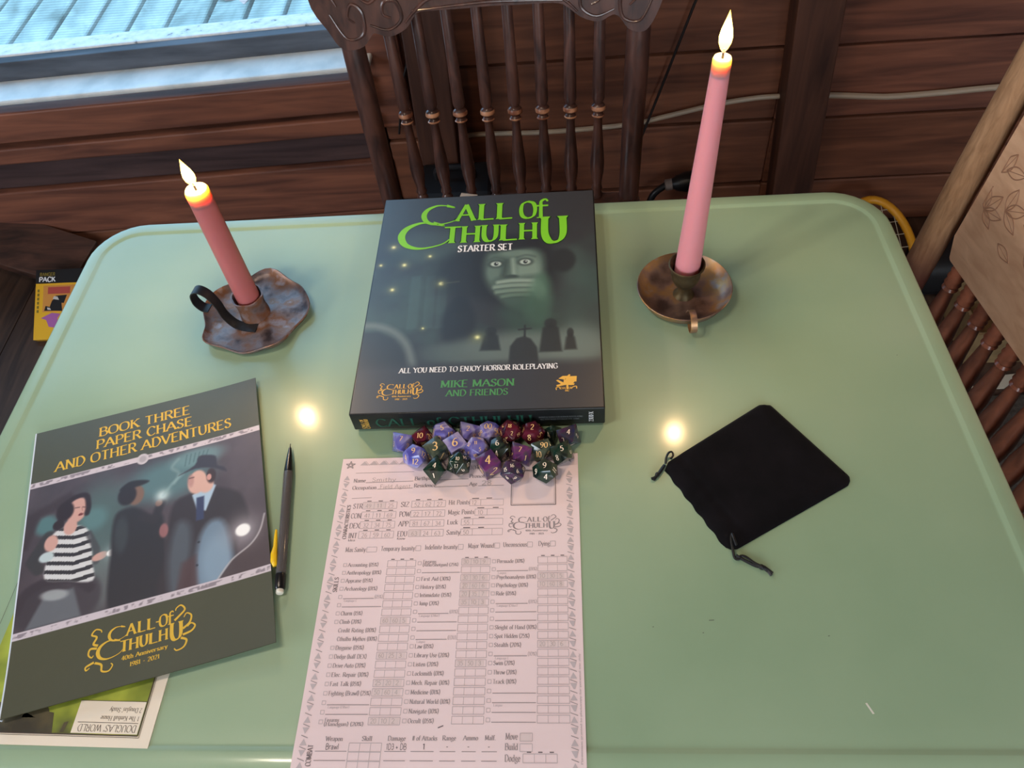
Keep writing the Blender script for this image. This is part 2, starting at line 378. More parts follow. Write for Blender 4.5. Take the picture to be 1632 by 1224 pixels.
m_ledge = mat('peeling_ledge', rough=.7, ramp=[(.28, rgb(110, 116, 124)), (.36, rgb(205, 211, 214)), (.62, rgb(228, 231, 232))], nscale=34, stretch=(1.5, 2, 2), bump=(.3, .003))
m_deck = wood('bleached_deck_painted_dapple', rgb(104, 116, 108), rgb(196, 198, 190), (5, 2.2, 5), nscale=2.4, rough=.85, mid=rgb(156, 166, 158))  # noise patches in the bleached wood also stand in for sunlight dapple
m_grass = mat('ground_outside', rough=.95, ramp=[(.4, rgb(58, 74, 44)), (.6, rgb(96, 108, 66))], nscale=9)
m_enamel = mat('green_enamel', rough=.38, spec=.55, ramp=[(.3, rgb(138, 163, 132)), (.55, rgb(148, 171, 140)), (.75, rgb(155, 174, 145))], nscale=5, detail=5, coat=.48, coat_rough=.14, bump=(.012, .001, 60.), rough_var=.05)
m_tleg = mat('white_enamel_leg', rgb(198, 202, 190), rough=.35)
m_apron = mat('table_apron_paint', rgb(150, 165, 140), rough=.45)
m_chair = wood('dark_oak_chair', rgb(48, 34, 33), rgb(92, 62, 54), (10, 10, 2), nscale=6, rough=.32, coat=.3, spec=.5)
m_chair_worn = mat('worn_bead_edge', rough=.4, ramp=[(.4, rgb(120, 72, 52)), (.6, rgb(190, 140, 110))], nscale=40)
m_chairr = wood('worn_oak_post', rgb(128, 96, 68), rgb(164, 128, 96), (24, 24, 4), nscale=8, rough=.5)
m_panel = wood('pale_worn_panel', rgb(190, 148, 116), rgb(214, 174, 140), (9, 2, 9), nscale=9, rough=.5, bump=(.15, .002))
m_spin = wood('reddish_spindles', rgb(92, 52, 38), rgb(140, 84, 62), (8, 8, 3), nscale=8, rough=.35, coat=.3)
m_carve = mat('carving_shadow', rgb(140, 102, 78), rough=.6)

# ---------------------------------------------------------------- the room
FL = -T
wl = empty('wall_back', (-.12, 1.56, FL), kind='structure')
MB().box(-.42, 2.0, 1.535, 1.60, FL, 1.52).build('backing', m_dark, wl)
MB().box(-2.2, -.42, 1.535, 1.60, FL, -.30).build('backing', m_dark, wl)
MB().box(-2.2, -.42, 1.535, 1.60, 1.42, 1.52).build('backing', m_dark, wl)
MB().box(-2.2, -1.96, 1.535, 1.60, -.30, 1.42).build('backing', m_dark, wl)
# boards right of the window
edges = [FL, -.63, -.465, -.30, -.135, .03, .2, .37, .54, .71, .88, 1.05, 1.22, 1.39, 1.52]
rs = random.Random(4)
for i in range(len(edges)-1):
    z0, z1 = edges[i]+.003, edges[i+1]-.003
    cuts = [-.40, .425, 2.0]
    for a, b in zip(cuts[:-1], cuts[1:]):
        d = rs.uniform(-.004, .004); t = rs.uniform(-.003, .003)
        MB().hexa([(a, 1.505+d, z0), (b, 1.505+d, z0+t), (b, 1.536, z0+t), (a, 1.536, z0), (a, 1.505+d, z1), (b, 1.505+d, z1+t), (b, 1.536, z1+t), (a, 1.536, z1)]) \
            .build('board', rs.choice([m_wall, m_wall, m_wall2]), wl, bevel=.003, seg=1)
# beams and boards below the window, settled a little towards the left
def tz(x, z): return z + .036*(x + .40)
for (za, zb, y0, mm) in ((-.345, -.275, 1.448, m_wall2), (-.402, -.362, 1.452, m_wall2), (-.50, -.41, 1.500, m_wall3), (-.64, -.506, 1.492, m_wall2), (-.70, -.646, 1.498, m_wall)):
    a, b = -2.2, -.405
    MB().hexa([(a, y0, tz(a, za)), (b, y0, tz(b, za)), (b, 1.536, tz(b, za)), (a, 1.536, tz(a, za)), (a, y0, tz(a, zb)), (b, y0, tz(b, zb)), (b, 1.536, tz(b, zb)), (a, 1.536, tz(a, zb))]) \
        .build('beam' if y0 < 1.48 else 'board', mm, wl, bevel=.004, seg=2)
MB().box(-2.2, -.405, 1.50, 1.536, FL, -.765+.06).build('board', m_wall3, wl, bevel=.003, seg=1)
for (x0, x1, zt) in ((-2.2, -.41, 1.42),):
    for k in range(1):
        MB().box(x0, x1, 1.50, 1.536, zt+.004, zt+.096).build('board', m_wall, wl, bevel=.003, seg=1)
MB().box(-.405, -.33, 1.478, 1.51, -.41, 1.5).build('window_trim_board', m_wall2, wl, bevel=.003, seg=1)
MB().hexa([(-.335, 1.43, FL), (-.255, 1.43, FL), (-.255, 1.506, FL), (-.335, 1.506, FL), (-.235, 1.43, 1.5), (-.155, 1.43, 1.5), (-.155, 1.506, 1.5), (-.235, 1.506, 1.5)]).build('stud', m_stud, wl, bevel=.003)
MB().hexa([(.445, 1.44, FL), (.53, 1.44, FL), (.53, 1.506, FL), (.445, 1.506, FL), (.31, 1.44, 1.5), (.395, 1.44, 1.5), (.395, 1.506, 1.5), (.31, 1.506, 1.5)]).build('stud', m_stud, wl, bevel=.003)

# window in view
wn = empty('window_1', (-1.18, 1.5, -.28), kind='structure')
def hx(x0, x1, y0, y1, z0, z1):
    return [(x0, y0, tz(x0, z0)), (x1, y0, tz(x1, z0)), (x1, y1, tz(x1, z0)), (x0, y1, tz(x0, z0)), (x0, y0, tz(x0, z1)), (x1, y0, tz(x1, z1)), (x1, y1, tz(x1, z1)), (x0, y1, tz(x0, z1))]
MB().hexa(hx(-2.0, -.385, 1.434, 1.536, -.249, -.237)).build('window_sill', m_white, wn, bevel=.004)
MB().hexa(hx(-1.96, -.42, 1.505, 1.528, -.237, -.196)).build('sash_rail', m_sash, wn, bevel=.002)
MB().hexa(hx(-1.96, -.42, 1.528, 1.572, -.232, -.192)).build('sill_ledge', m_ledge, wn, bevel=.003)
MB().hexa([(-.425, 1.47, -.237), (-.402, 1.47, -.237), (-.402, 1.58, -.237), (-.425, 1.58, -.237), (-.425, 1.47, 1.42), (-.402, 1.47, 1.42), (-.402, 1.58, 1.42), (-.425, 1.58, 1.42)]).build('jamb', m_white, wn, bevel=.003)
MB().box(-1.985, -1.955, 1.47, 1.58, -.30, 1.42).build('jamb', m_white, wn, bevel=.003)
MB().box(-1.985, -.402, 1.47, 1.58, 1.40, 1.43).build('window_head', m_white, wn, bevel=.003)
m_screen = bpy.data.materials.new('insect_screen'); m_screen.use_nodes = True
nt = m_screen.node_tree; nt.nodes.clear(); L = nt.links.new
o_ = nt.nodes.new('ShaderNodeOutputMaterial'); mx = nt.nodes.new('ShaderNodeMixShader'); tr = nt.nodes.new('ShaderNodeBsdfTransparent')
df = nt.nodes.new('ShaderNodeBsdfDiffuse'); df.inputs[0].default_value = rgb(150, 160, 168)
tc = nt.nodes.new('ShaderNodeTexCoord'); wv = nt.nodes.new('ShaderNodeTexWave'); wv.bands_direction = 'Z'; wv.inputs['Scale'].default_value = 60
mr = nt.nodes.new('ShaderNodeMapRange'); mr.inputs[3].default_value = .10; mr.inputs[4].default_value = .26
L(tc.outputs['Object'], wv.inputs[0]); L(wv.outputs['Fac'], mr.inputs[0]); L(mr.outputs[0], mx.inputs[0]); L(tr.outputs[0], mx.inputs[1]); L(df.outputs[0], mx.inputs[2]); L(mx.outputs[0], o_.inputs[0])
MB().box(-1.955, -.425, 1.5740, 1.5746, -.26, 1.4).build('insect_screen', m_screen, wn)

# floor, ceiling and the walls outside the frame
MB().box(-2.2, 2.0, -1.95, 1.6, FL-.05, FL-.012).build('floor_base', m_dark, kind='structure')
flo = [o for o in col.objects if o.name == 'floor_base'][0]; flo.name = 'floor'; WLOC['floor'] = Vector(flo.location)
x = -2.2; k = 0
while x < 2.0:
    w = .142
    MB().box(x+.0015, min(x+w-.0015, 2.0), -1.95, 1.536, FL-.012, FL+rs.uniform(-.0008, 0)).build('plank', m_floor, flo); x += w
MB().box(-2.25, 2.05, -2.0, 1.65, 1.52, 1.56).build('ceiling', m_ceil, kind='structure')
MB().box(2.0, 2.05, -2.0, 1.6, FL, 1.52).build('wall_right', m_wall, kind='structure')
w_l = MB().box(-2.25, -2.2, -2.0, -1.18, FL, 1.52).box(-2.25, -2.2, .08, 1.6, FL, 1.52).box(-2.25, -2.2, -1.18, .08, FL, .10).box(-2.25, -2.2, -1.18, .08, 1.14, 1.52).build('wall_left', m_wall, kind='structure')
w_r = MB().box(-2.25, -.18, -2.0, -1.95, FL, 1.52).box(1.28, 2.05, -2.0, -1.95, FL, 1.52).box(-.18, 1.28, -2.0, -1.95, FL, .22).box(-.18, 1.28, -2.0, -1.95, 1.28, 1.52).build('wall_rear', m_wall, kind='structure')
for nm, b in (('window_2', MB().box(-2.26, -2.19, -1.2, -1.15, .08, 1.16).box(-2.26, -2.19, .05, .1, .08, 1.16).box(-2.26, -2.19, -1.15, .05, .08, .12).box(-2.26, -2.19, -1.15, .05, 1.12, 1.16)),
              ('added_window_3', MB().box(-.2, -.15, -2.01, -1.94, .2, 1.3).box(1.25, 1.3, -2.01, -1.94, .2, 1.3).box(-.15, 1.25, -2.01, -1.94, .2, .24).box(-.15, 1.25, -2.01, -1.94, 1.26, 1.3))):  # unseen rear window, added to hold the fill light
    b.build(nm, m_white, kind='structure')

# deck outside the window: one board after another
dk = MB().box(-5.2, 1.2, 1.68, 7.0, -.90, -.845).build('deck', m_dark, kind='structure')
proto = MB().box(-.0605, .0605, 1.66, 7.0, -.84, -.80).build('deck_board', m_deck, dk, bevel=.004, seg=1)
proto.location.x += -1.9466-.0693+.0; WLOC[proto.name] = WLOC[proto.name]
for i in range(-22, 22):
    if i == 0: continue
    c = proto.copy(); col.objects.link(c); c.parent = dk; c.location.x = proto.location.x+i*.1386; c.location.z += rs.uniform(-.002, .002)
MB().box(-14, 14, 1.62, 30, -1.12, -1.10).build('ground', m_grass, kind='structure')

# two bare bulbs hanging from the ceiling above the near left of the table, out of the picture
m_bulb = mat('lit_bulb', rgb(255, 240, 215), emit=(1, .86, .68, 1), estr=7.)
m_bak = mat('bulb_socket', rgb(30, 26, 24), rough=.4)
for bx, by, lab in ((-.46, .16, 'bare lit bulb hanging from the ceiling, nearer the box'), (-.70, .18, 'bare lit bulb hanging from the ceiling, nearer the left wall')):
    cl = empty('hanging_bulb', (bx, by, 1.36), lab, 'lamp', 'hanging bulbs')
    MB().lathe((bx, by, 1.36), [(.004, 0), (.022, .008), (.03, .028), (.027, .045), (.014, .066), (.012, .075)], 20).build('bulb', m_bulb, cl, smooth=True)
    MB().lathe((bx, by, 1.434), [(.015, 0), (.016, .03), (.004, .036), (.003, .06)], 14).build('socket', m_bak, cl, smooth=40)
    MB().lathe((bx, by, 1.48), [(.03, 0), (.035, .04)], 20).build('ceiling_rose', m_bak, cl, smooth=40)
    ld = bpy.data.lights.new('bulb_light', 'POINT'); ld.energy = 12; ld.color = (1, .86, .70); ld.shadow_soft_size = .035
    lo = bpy.data.objects.new('bulb_light', ld); col.objects.link(lo); lo.location = (bx, by, T+1.335)

def worn_post():
    m = m_chairr.copy(); m.name = 'oak_post_with_dark_foot'; nt = m.node_tree; b = nt.nodes['Principled BSDF']; L = nt.links.new
    src = b.inputs['Base Color'].links[0].from_socket
    tc = nt.nodes.new('ShaderNodeTexCoord'); sx = nt.nodes.new('ShaderNodeSeparateXYZ'); mr = nt.nodes.new('ShaderNodeMapRange'); mx = nt.nodes.new('ShaderNodeMix'); mx.data_type = 'RGBA'
    L(tc.outputs['Generated'], sx.inputs[0]); L(sx.outputs['Z'], mr.inputs[0]); mr.inputs[1].default_value = .20; mr.inputs[2].default_value = .33
    mx.inputs['A'].default_value = rgb(84, 46, 36); L(mr.outputs[0], mx.inputs['Factor']); L(src, mx.inputs['B']); L(mx.outputs['Result'], b.inputs['Base Color'])
    return m
m_post = worn_post()

# ---------------------------------------------------------------- the enamel-top table
def edge_x(y, side): return (-.572+.023*(y-.45)) if side < 0 else (.3525-.055*(y-.45))
Y0, Y1 = .1300, .7368
def outline(off, r=.058, n=9):
    """rounded outline of the top, 'off' metres inside its edge"""
    pts = []
    rr = max(r-off, .012)
    for (cx, cy, a0) in ((1, 1, 0), (-1, 1, 90), (-1, -1, 180), (1, -1, 270)):
        for k in range(n):
            a = math.radians(a0+90*k/(n-1))
            yc = (Y1-off-rr) if cy > 0 else (Y0+off+rr)
            y = yc+rr*math.sin(a)
            x = (edge_x(y, 1)-off-rr if cx > 0 else edge_x(y, -1)+off+rr)+rr*math.cos(a)
            pts.append((x, y))
    return pts
tb = empty('kitchen_table', (-.11, .43, FL), 'green enamel-top table with a raised rounded rim in the middle of the room', 'table')
b = MB(); R = []
for off, z in ((.004, -.026), (0, -.024), (-.001, -.012), (0, -.004), (.0018, .0004), (.0035, .0012), (.0150, .0014), (.0158, .0013), (.0188, .0001), (.0198, -.0001), (.0212, -.0001), (.023, 0.0), (.04, 0.0)):
    R.append([(x, y, z) for x, y in outline(off)])
b.rings(R, True, True, True)
b.build('table_top', m_enamel, tb, smooth=60)
MB().box(-.535, .315, .155, .162, -.115, -.026).box(-.535, .315, .693, .70, -.115, -.026).box(-.535, -.528, .162, .693, -.115, -.026).box(.308, .315, .162, .693, -.115, -.026).build('apron', m_apron, tb)
for sx in (-.33, .10):
    for sy in (.175, .68):
        MB().lathe((sx, sy, FL), [(.014, 0), (.017, .05), (.024, .5), (.025, T-.026)], 16).build('leg', m_tleg, tb, smooth=True)

m_scr = mat('bare_scratch', rgb(214, 212, 198), rough=.5)
m_spk = mat('dark_specks', rgb(92, 104, 88), rough=.5)
tsh = Sheet(0, 0, 0, lambda x, y: 0)
tsh.build([((199.2, 180.6), (200.6, 181), (204.2, 173.4), (202.8, 173))], 'scratch', m_scr, tb, .00008)
for (x, y, a_) in ((95, 243, 4.0), (89, 233, 1.0), (183, 230, 1.2), (183, 409, .8), (51, 238, 1.0), (-40, 640, .8), (300, 500, .8)):
    tsh.build([((x, y), (x+a_, y+.2), (x+a_, y+.9), (x, y+.7))], 'speck', m_spk, tb, .00008)

# ---------------------------------------------------------------- print materials
m_boxp = mat('printed_box_cover', attr='print', rough=.42, spec=.75, coat=.8, coat_rough=.40)
m_bookp = mat('printed_booklet_cover', attr='print', rough=.40, spec=.6, coat=.5, coat_rough=.36)
m_boxs = mat('black_box_card', rgb(24, 26, 27), rough=.38, spec=.4)
m_boxt = mat('box_tray_card', rgb(18, 18, 18), rough=.5)
m_green = mat('bright_green_ink', rgb(122, 200, 48), rough=.35)
m_green_out = mat('dark_green_ink', rgb(22, 60, 22), rough=.35)
m_green2 = mat('muted_green_ink', rgb(84, 150, 92), rough=.35)
m_green3 = mat('deep_green_ink', rgb(30, 76, 62), rough=.35)
m_wht = mat('white_ink', rgb(232, 232, 234), rough=.4)
m_gry = mat('grey_ink_small', rgb(100, 104, 106), rough=.4)
m_gold = mat('gold_ink', rgb(232, 182, 84), rough=.38, spec=.5)
m_yel = mat('booklet_yellow_ink', rgb(222, 180, 62), rough=.4)
m_paper = mat('white_paper', rough=.75, spec=.25, ramp=[(.3, rgb(229, 206, 206)), (.7, rgb(236, 214, 214))], nscale=6)
m_pages = mat('booklet_pages', rgb(206, 214, 224), rough=.7)
m_ink = mat('grey_print', rgb(150, 138, 140), rough=.8)
m_ink_d = mat('dark_grey_print', rgb(104, 95, 98), rough=.8)
m_ink_l = mat('faint_grey_print', rgb(190, 176, 178), rough=.8)
m_penc = mat('pencil_marks', rgb(186, 172, 170), rough=.8)
m_smudge = mat('pencil_smudge', rgb(221, 201, 199), rough=.8)

# lettering of the two-line title; boxes in mm (x0, top, x1, bottom), y down
TITLE = [('A', 83, 15.5, 104, 41.5), ('L', 106.5, 15.5, 126, 41), ('L', 126.5, 15.5, 146.5, 41), ('o', 153, 15, 171, 41.9), ('f', 171, 11.5, 184.5, 42.5),
         ('T', 69.7, 50.5, 91.5, 75.7), ('H', 89.5, 50.5, 112, 75.9), ('U', 111.6, 50, 131.6, 75.2), ('L', 131.4, 50.5, 152.4, 74.8), ('H', 152.0, 49.5, 173.6, 75), ('U', 175.6, 41, 205, 81)]
def swoosh(x0, y0, x1, y1):
    """big sickle C: thick left flank, thin pointed ends"""
    w, h = x1-x0, y1-y0
    P = catmull([(x0+w*.98, y0+h*.17), (x0+w*.7, y0+h*.06), (x0+w*.42, y0+h*.05), (x0+w*.15, y0+h*.22), (x0+w*.045, y0+h*.5), (x0+w*.15, y0+h*.8), (x0+w*.42, y0+h*.95), (x0+w*.72, y0+h*.93), (x0+w*1.0, y0+h*.82), (x0+w*1.15, y0+h*.66)], 8)
    q = stroke_poly(P, lambda a, t: h*(.035+.15*math.exp(-((t-.45)/.2)**2)))
    q += [((x0+w*.74, y0+h*.0), (x0+w*.74, y0+h*.13), (x0+w*1.0, y0+h*.2), (x0+w*.99, y0+h*.13))]
    return q
def title_quads(f, grow=0.):
    Q = []
    for ch, x0, t, x1, bt in TITLE:
        if ch == 'o': q = glyph_box('O', x0, bt, x1, t, 2.2+grow*.7, .9+grow*.7, n=10)
        elif ch == 'f':
            q = stroke_poly(catmull([(x1-1, t+4.5), (x1-3.5, t+1), (x1-8, t+4), (x1-8.5, t+12), (x1-8.5, bt)], 6), lambda a, tt: 2.2+2.2*tt+grow*.7) + fill_rect(x0+.5, t+10, x1-.5, t+12.5) + fill_rect(x0+.6, bt-1.5, x0+10, bt)
        else: q = glyph_box(ch, x0+.6, bt, x1-1.2, t, (2.1 if ch != 'U' else 2.4)+grow*.7, .85+grow*.7, serif=.72)
        Q += q
    Q += swoosh(45, 13.5, 80.5, 47) + swoosh(22.5, 40.5, 71, 84)
    return [tuple(f(*p) for p in q) for q in Q]
TENT = [[(24, 46), (14, 40), (20, 26), (9, 18), (17, 8), (28, 12), (30, 18)], [(22, 52), (8, 50), (5, 62), (12, 70), (16, 66)], [(18, 82), (2, 88), (3, 96), (10, 92)], [(20, 84), (34, 92), (36, 106), (50, 110), (58, 100), (54, 94)],
        [(186, 36), (196, 28), (208, 16), (200, 4), (190, 8), (188, 14)], [(204, 60), (218, 50), (222, 34), (212, 26), (206, 34)], [(204, 74), (222, 70), (230, 60), (222, 52), (214, 58)], [(200, 80), (212, 88), (206, 102), (192, 106), (186, 100)]]
def logo_quads(f, small=True, k=1.0):
    """title with curling arms around it, as on the anniversary emblem; f maps title mm to the surface"""
    Q = title_quads(f)
    Q += [tuple(f(*p) for p in q) for q in fill_rect(146, 27, 154, 29.5)]
    for t in TENT: Q += [tuple(f(*p) for p in q) for q in stroke_poly(catmull(t, 6), lambda a, tt: 5.2*(1-.6*tt))]
    if small:
        Q += [tuple(f(p[0], -p[1]) for p in q) for q in text_quads('40th Anniversary', 76, -95, 9.5, 96, thick=2, thin=.9)]
        Q += [tuple(f(p[0], -p[1]) for p in q) for q in text_quads('1981 - 2021', 94, -113, 9.5, 62, thick=2, thin=.9)]
    return Q
def disc(cx, cy, r, n=16):
    return [((cx, cy), (cx+r*math.cos(2*math.pi*k/n), cy+r*math.sin(2*math.pi*k/n)), (cx+r*math.cos(2*math.pi*(k+.5)/n), cy+r*math.sin(2*math.pi*(k+.5)/n)), (cx+r*math.cos(2*math.pi*(k+1)/n), cy+r*math.sin(2*math.pi*(k+1)/n))) for k in range(n)]

# ---------------------------------------------------------------- the game box
BX0, BX1, BY0, BY1, BH = -.2124, .0222, .4290, .7258, .0284
gb = empty('game_box', ((BX0+BX1)/2, (BY0+BY1)/2, 0), 'large dark boxed game with bright green title lying in the middle of the table', 'game box')
MB().box(BX0+.0015, BX1-.0015, BY0+.0015, BY1-.0015, .0016, .012).build('tray', m_boxt, gb, bevel=.0008)
MB().box(BX0, BX1, BY0, BY1, .0035, BH).build('lid', m_boxs, gb, smooth=30, bevel=.0012, seg=3)
bs = Sheet(BX0, BY1, 0, lambda x, y: BH, flip=-1)       # mm from the far left corner, y down
cv = Canvas(1.4, 233.2, 1.4, 295.4, 300, 380, (42, 45, 47))
n1 = cv.noise(46, 4); n2 = cv.noise(20, 3)
band = np.clip((cv.Y-45)/50, 0, 1)*np.clip((250-cv.Y)/30, 0, 1)
cv.blend(band*np.clip((n1-.38)*2.2, 0, .8), (58, 78, 72)); cv.blend(band*np.clip((n2-.5)*1.4, 0, .4), (44, 62, 58))
cv.ell(60, 78, 40, 22, (70, 92, 88), .9, .45); cv.ell(205, 120, 22, 30, (74, 96, 90), 1., .35); cv.ell(222, 175, 22, 60, (62, 86, 80), 1., .5)
for x0 in (42, 58, 70):                                   # house front in the fog
    cv.poly([(x0, 124), (x0+10, 122), (x0+12, 195), (x0+1, 196)], (72, 96, 94), 3, .4)
cv.ell(108, 122, 42, 36, (24, 27, 28), .6, .7); cv.ell(95, 190, 17, 32, (24, 27, 29), .5, .8); cv.ell(95, 165, 9, 11, (26, 30, 32), .5, .8)
cv.ell(148, 118, 47, 50, (24, 27, 27), .5, .9)            # dark hair around the face
cv.ell(200, 108, 12, 17, (28, 32, 32), .5, .8)
cv.poly([(119, 96), (134, 90), (152, 88), (170, 90), (179, 100), (180, 122), (173, 148), (160, 168), (146, 168), (128, 150), (118, 126)], (82, 104, 94), 10, .95, 5)
cv.ell(163, 122, 13, 25, (124, 148, 135), .9, .75); cv.ell(150, 95, 16, 5, (112, 136, 124), .9, .6); cv.ell(127, 122, 7, 12, (104, 128, 117), .9, .5); cv.poly([(112, 84), (140, 90), (185, 82), (190, 70), (112, 66)], (24, 27, 27), 7, .9)
cv.stroke([(121, 104), (128, 100.5), (137, 102.5)], 2.2, (56, 70, 65), 3, .6, 5); cv.stroke([(152, 101), (161, 98.5), (170, 101.5)], 2.2, (56, 70, 65), 3, .6, 5)
for ex, ey in ((129.5, 110), (160, 108.5)):
    cv.ell(ex, ey, 8.6, 5.8, (46, 58, 54), .7, .8); cv.ell(ex, ey, 5.6, 3.6, (184, 202, 192), .5, .9)
    cv.ell(ex+.2, ey-.1, 2.3, 2.6, (40, 50, 48), .5); cv.ell(ex+.9, ey-1, .7, .7, (222, 230, 226), .5)
cv.stroke([(140, 106), (139, 120), (137.5, 127)], 5, (50, 64, 58), 5, .8); cv.stroke([(147, 104), (148.5, 125)], 4, (146, 168, 155), 4, .7); cv.ell(146, 129.5, 7.5, 3.2, (42, 54, 50), .8, .8)
cv.poly([(128, 134), (150, 130), (172, 128), (184, 136), (182, 168), (166, 178), (142, 168)], (60, 80, 72), 8, .75, 4)     # hand held over the mouth
for k, (x0, x1, y, w) in enumerate(((133, 168, 134.5, 5.6), (130, 170, 141.2, 6), (132, 168, 148.2, 5.6), (138, 164, 154.6, 5))):
    cv.stroke([(x0, y+2.2), ((x0+x1)/2-3, y+.2), (x1, y+1.6-k*.5)], w, (142-k*15, 164-k*14, 151-k*15), 3.4, .85, 6); cv.stroke([(x0, y+4.9), ((x0+x1)/2, y+3.4), (x1, y+4.2)], 1.2, (46, 60, 54), 1.8, .7, 5)
cv.ell(174, 148, 7, 15, (120, 144, 131), .9, .7, -.2)
cv.poly([(170, 132), (183, 128), (188, 160), (178, 196), (160, 178)], (74, 112, 92), 10, .65, 4)
cv.poly([(140, 168), (180, 160), (190, 215), (150, 212), (138, 196)], (52, 80, 66), 22, .6, 4)
cv.ell(165, 224, 68, 20, (112, 128, 121), 1., .75); cv.ell(212, 222, 26, 26, (104, 120, 114), 1., .7); cv.ell(110, 228, 34, 16, (92, 108, 102), 1., .65); cv.ell(80, 228, 22, 12, (78, 94, 90), 1., .5)
cv.stroke([(0, 189), (14, 190), (32, 199), (46, 216), (54, 240)], 8, (100, 112, 108), 6, .85, 6); cv.poly([(0, 198), (16, 198), (32, 208), (44, 228), (46, 244), (0, 246)], (34, 38, 39), 4, .9)
for (cx, y0, y1, w) in ((128, 200, 226, 10), (186, 192, 230, 11), (205, 205, 228, 6)):
    cv.ell(cx, y0+2, w*.55, 6, (34, 40, 40), .5, .9); cv.poly([(cx-w, y1), (cx-w*.7, y0+8), (cx, y0+2), (cx+w*.7, y0+8), (cx+w, y1)], (32, 37, 37), 3, .9)
cv.poly([(146, 246), (147, 222), (153, 212), (160, 209.5), (167, 213), (173, 224), (175, 246)], (38, 42, 42), 2.4, .95); cv.stroke([(161, 196), (161, 210)], 2, (34, 38, 38), 1.2); cv.stroke([(155, 201), (167, 200)], 2, (34, 38, 38), 1.2)
for gx, gy, gr in ((17.8, 78.4, 4), (58.7, 94.4, 3), (32.3, 105.9, 4), (73.5, 135, 4), (23.3, 141.1, 3.6), (7, 105, 2.6), (114.9, 208.9, 4.4), (60, 195, 2)):
    cv.glow(gx, gy, gr*1.6, (120, 130, 86), .6); cv.glow(gx, gy, gr*.55, (236, 238, 170), 1)
cv.stroke([(74, 135), (92, 133)], 1.2, (90, 96, 76), 1.5, .7)
cv.blend(np.clip((cv.Y-236)/12, 0, 1)*.94, (50, 51, 55))
cv.build('cover_art', bs, m_boxp, gb)
bs.build(title_quads(lambda x, y: (x, y), .85), 'title_outline', m_green_out, gb, .00012)
bs.build(title_quads(lambda x, y: (x, y)), 'title_lettering', m_green, gb, .0002, label='bright green title lettering')
bs.build([tuple((p[0], -p[1]) for p in q) for q in text_quads('STARTER SET', 87.8, -89.8, 9.2, 58.5, thick=2.3, thin=1)], 'subtitle_lettering', m_wht, gb, .0002)
bs.build([tuple((p[0], -p[1]) for p in q) for q in text_quads('ALL YOU NEED TO ENJOY HORROR ROLEPLAYING', 42, -250.2, 5.9, 150.5, thick=2.1, thin=.9)], 'tagline_lettering', m_wht, gb, .0002)
bs.build([tuple((p[0], -p[1]) for p in q) for q in text_quads('MIKE MASON', 83.2, -268.8, 8, 69, thick=1.9, thin=.8)+text_quads('AND FRIENDS', 89, -279, 7, 57.5, thick=1.8, thin=.8)], 'credit_lettering', m_green2, gb, .0002)
bs.build(logo_quads(lambda x, y: (24+x*.187, 260.5+y*.187)), 'anniversary_emblem', m_gold, gb, .0002)
drg = [((193, 262.5), (197, 259.5), (201, 259.6), (199, 264)), ((200.5, 260.2), (210, 260), (209.6, 266.5), (199, 266)), ((199, 262), (203, 257.6), (204.4, 258.6), (202, 262)), ((198, 264), (209.5, 264), (205, 270.5), (197.5, 269.5)), ((190.8, 264.5), (192.6, 263.8), (199, 268), (196, 269.5)),
       ((191, 270), (199, 267.5), (200, 270), (191.6, 271.6)), ((200.2, 269), (202.2, 269), (201.8, 275), (200.4, 275)), ((203, 268), (208, 268.5), (207, 270.5), (203.6, 270))]
drg += stroke_poly(catmull([(191.2, 275.5), (191, 272.8), (194, 272.3), (194.4, 274.6)], 5), lambda a, t: .8)+stroke_poly(catmull([(209.6, 274.4), (209.4, 271.8), (206.8, 272.2), (204.6, 274)], 5), lambda a, t: .9)
drg += [tuple((p[0], -p[1]) for p in q) for q in text_quads('CHAOSIUM', 194.6, -274.6, 2.3, 11, thick=1.9, thin=1.1)+text_quads('INC', 199, -277.4, 1.8, 4, thick=1.9, thin=1.1)]
bs.build(drg, 'publisher_emblem', m_gold, gb, .0002)
# print on the near side of the lid
def side_build(quads, name, m):
    b = MB()
    for i, q in enumerate(quads): b.quad(*[(p[0]/1000, BY0-.0002-(i % 9)*5e-6, p[1]/1000) for p in q])
    return b.build(name, m, gb, fixn=False)

side_build([tuple((-190+(p[0]) , 8.5+p[1]) for p in q) for q in text_quads('CALL of CTHULHU', 0, 0, 12, 146, thick=1.6, thin=.7)], 'spine_title', m_green3)
side_build([tuple((-201+p[0], 6+p[1]) for p in q) for q in text_quads('CALL OF', 0, 0, 3, 15, rot=math.pi/2, thick=2)+text_quads('CTHULHU', 4.4, 0, 3.6, 15, rot=math.pi/2, thick=2)], 'spine_emblem', m_gold)
side_build([tuple((-38+p[0], 15.5+p[1]) for p in q) for q in text_quads('MANUFACTURED FOR HORROR ROLEPLAYING', 0, 0, 2, 40, thick=1.6)+text_quads('ALL YOU NEED TO ENJOY THE GAME', 1, -3.6, 2, 36, thick=1.6)], 'spine_small_print', m_gry)
side_build([tuple((11.5+p[0], 8+p[1]) for p in q) for q in text_quads('23170-X', 0, 0, 4, 15, rot=math.pi/2, thick=1.6)], 'spine_code', m_wht)

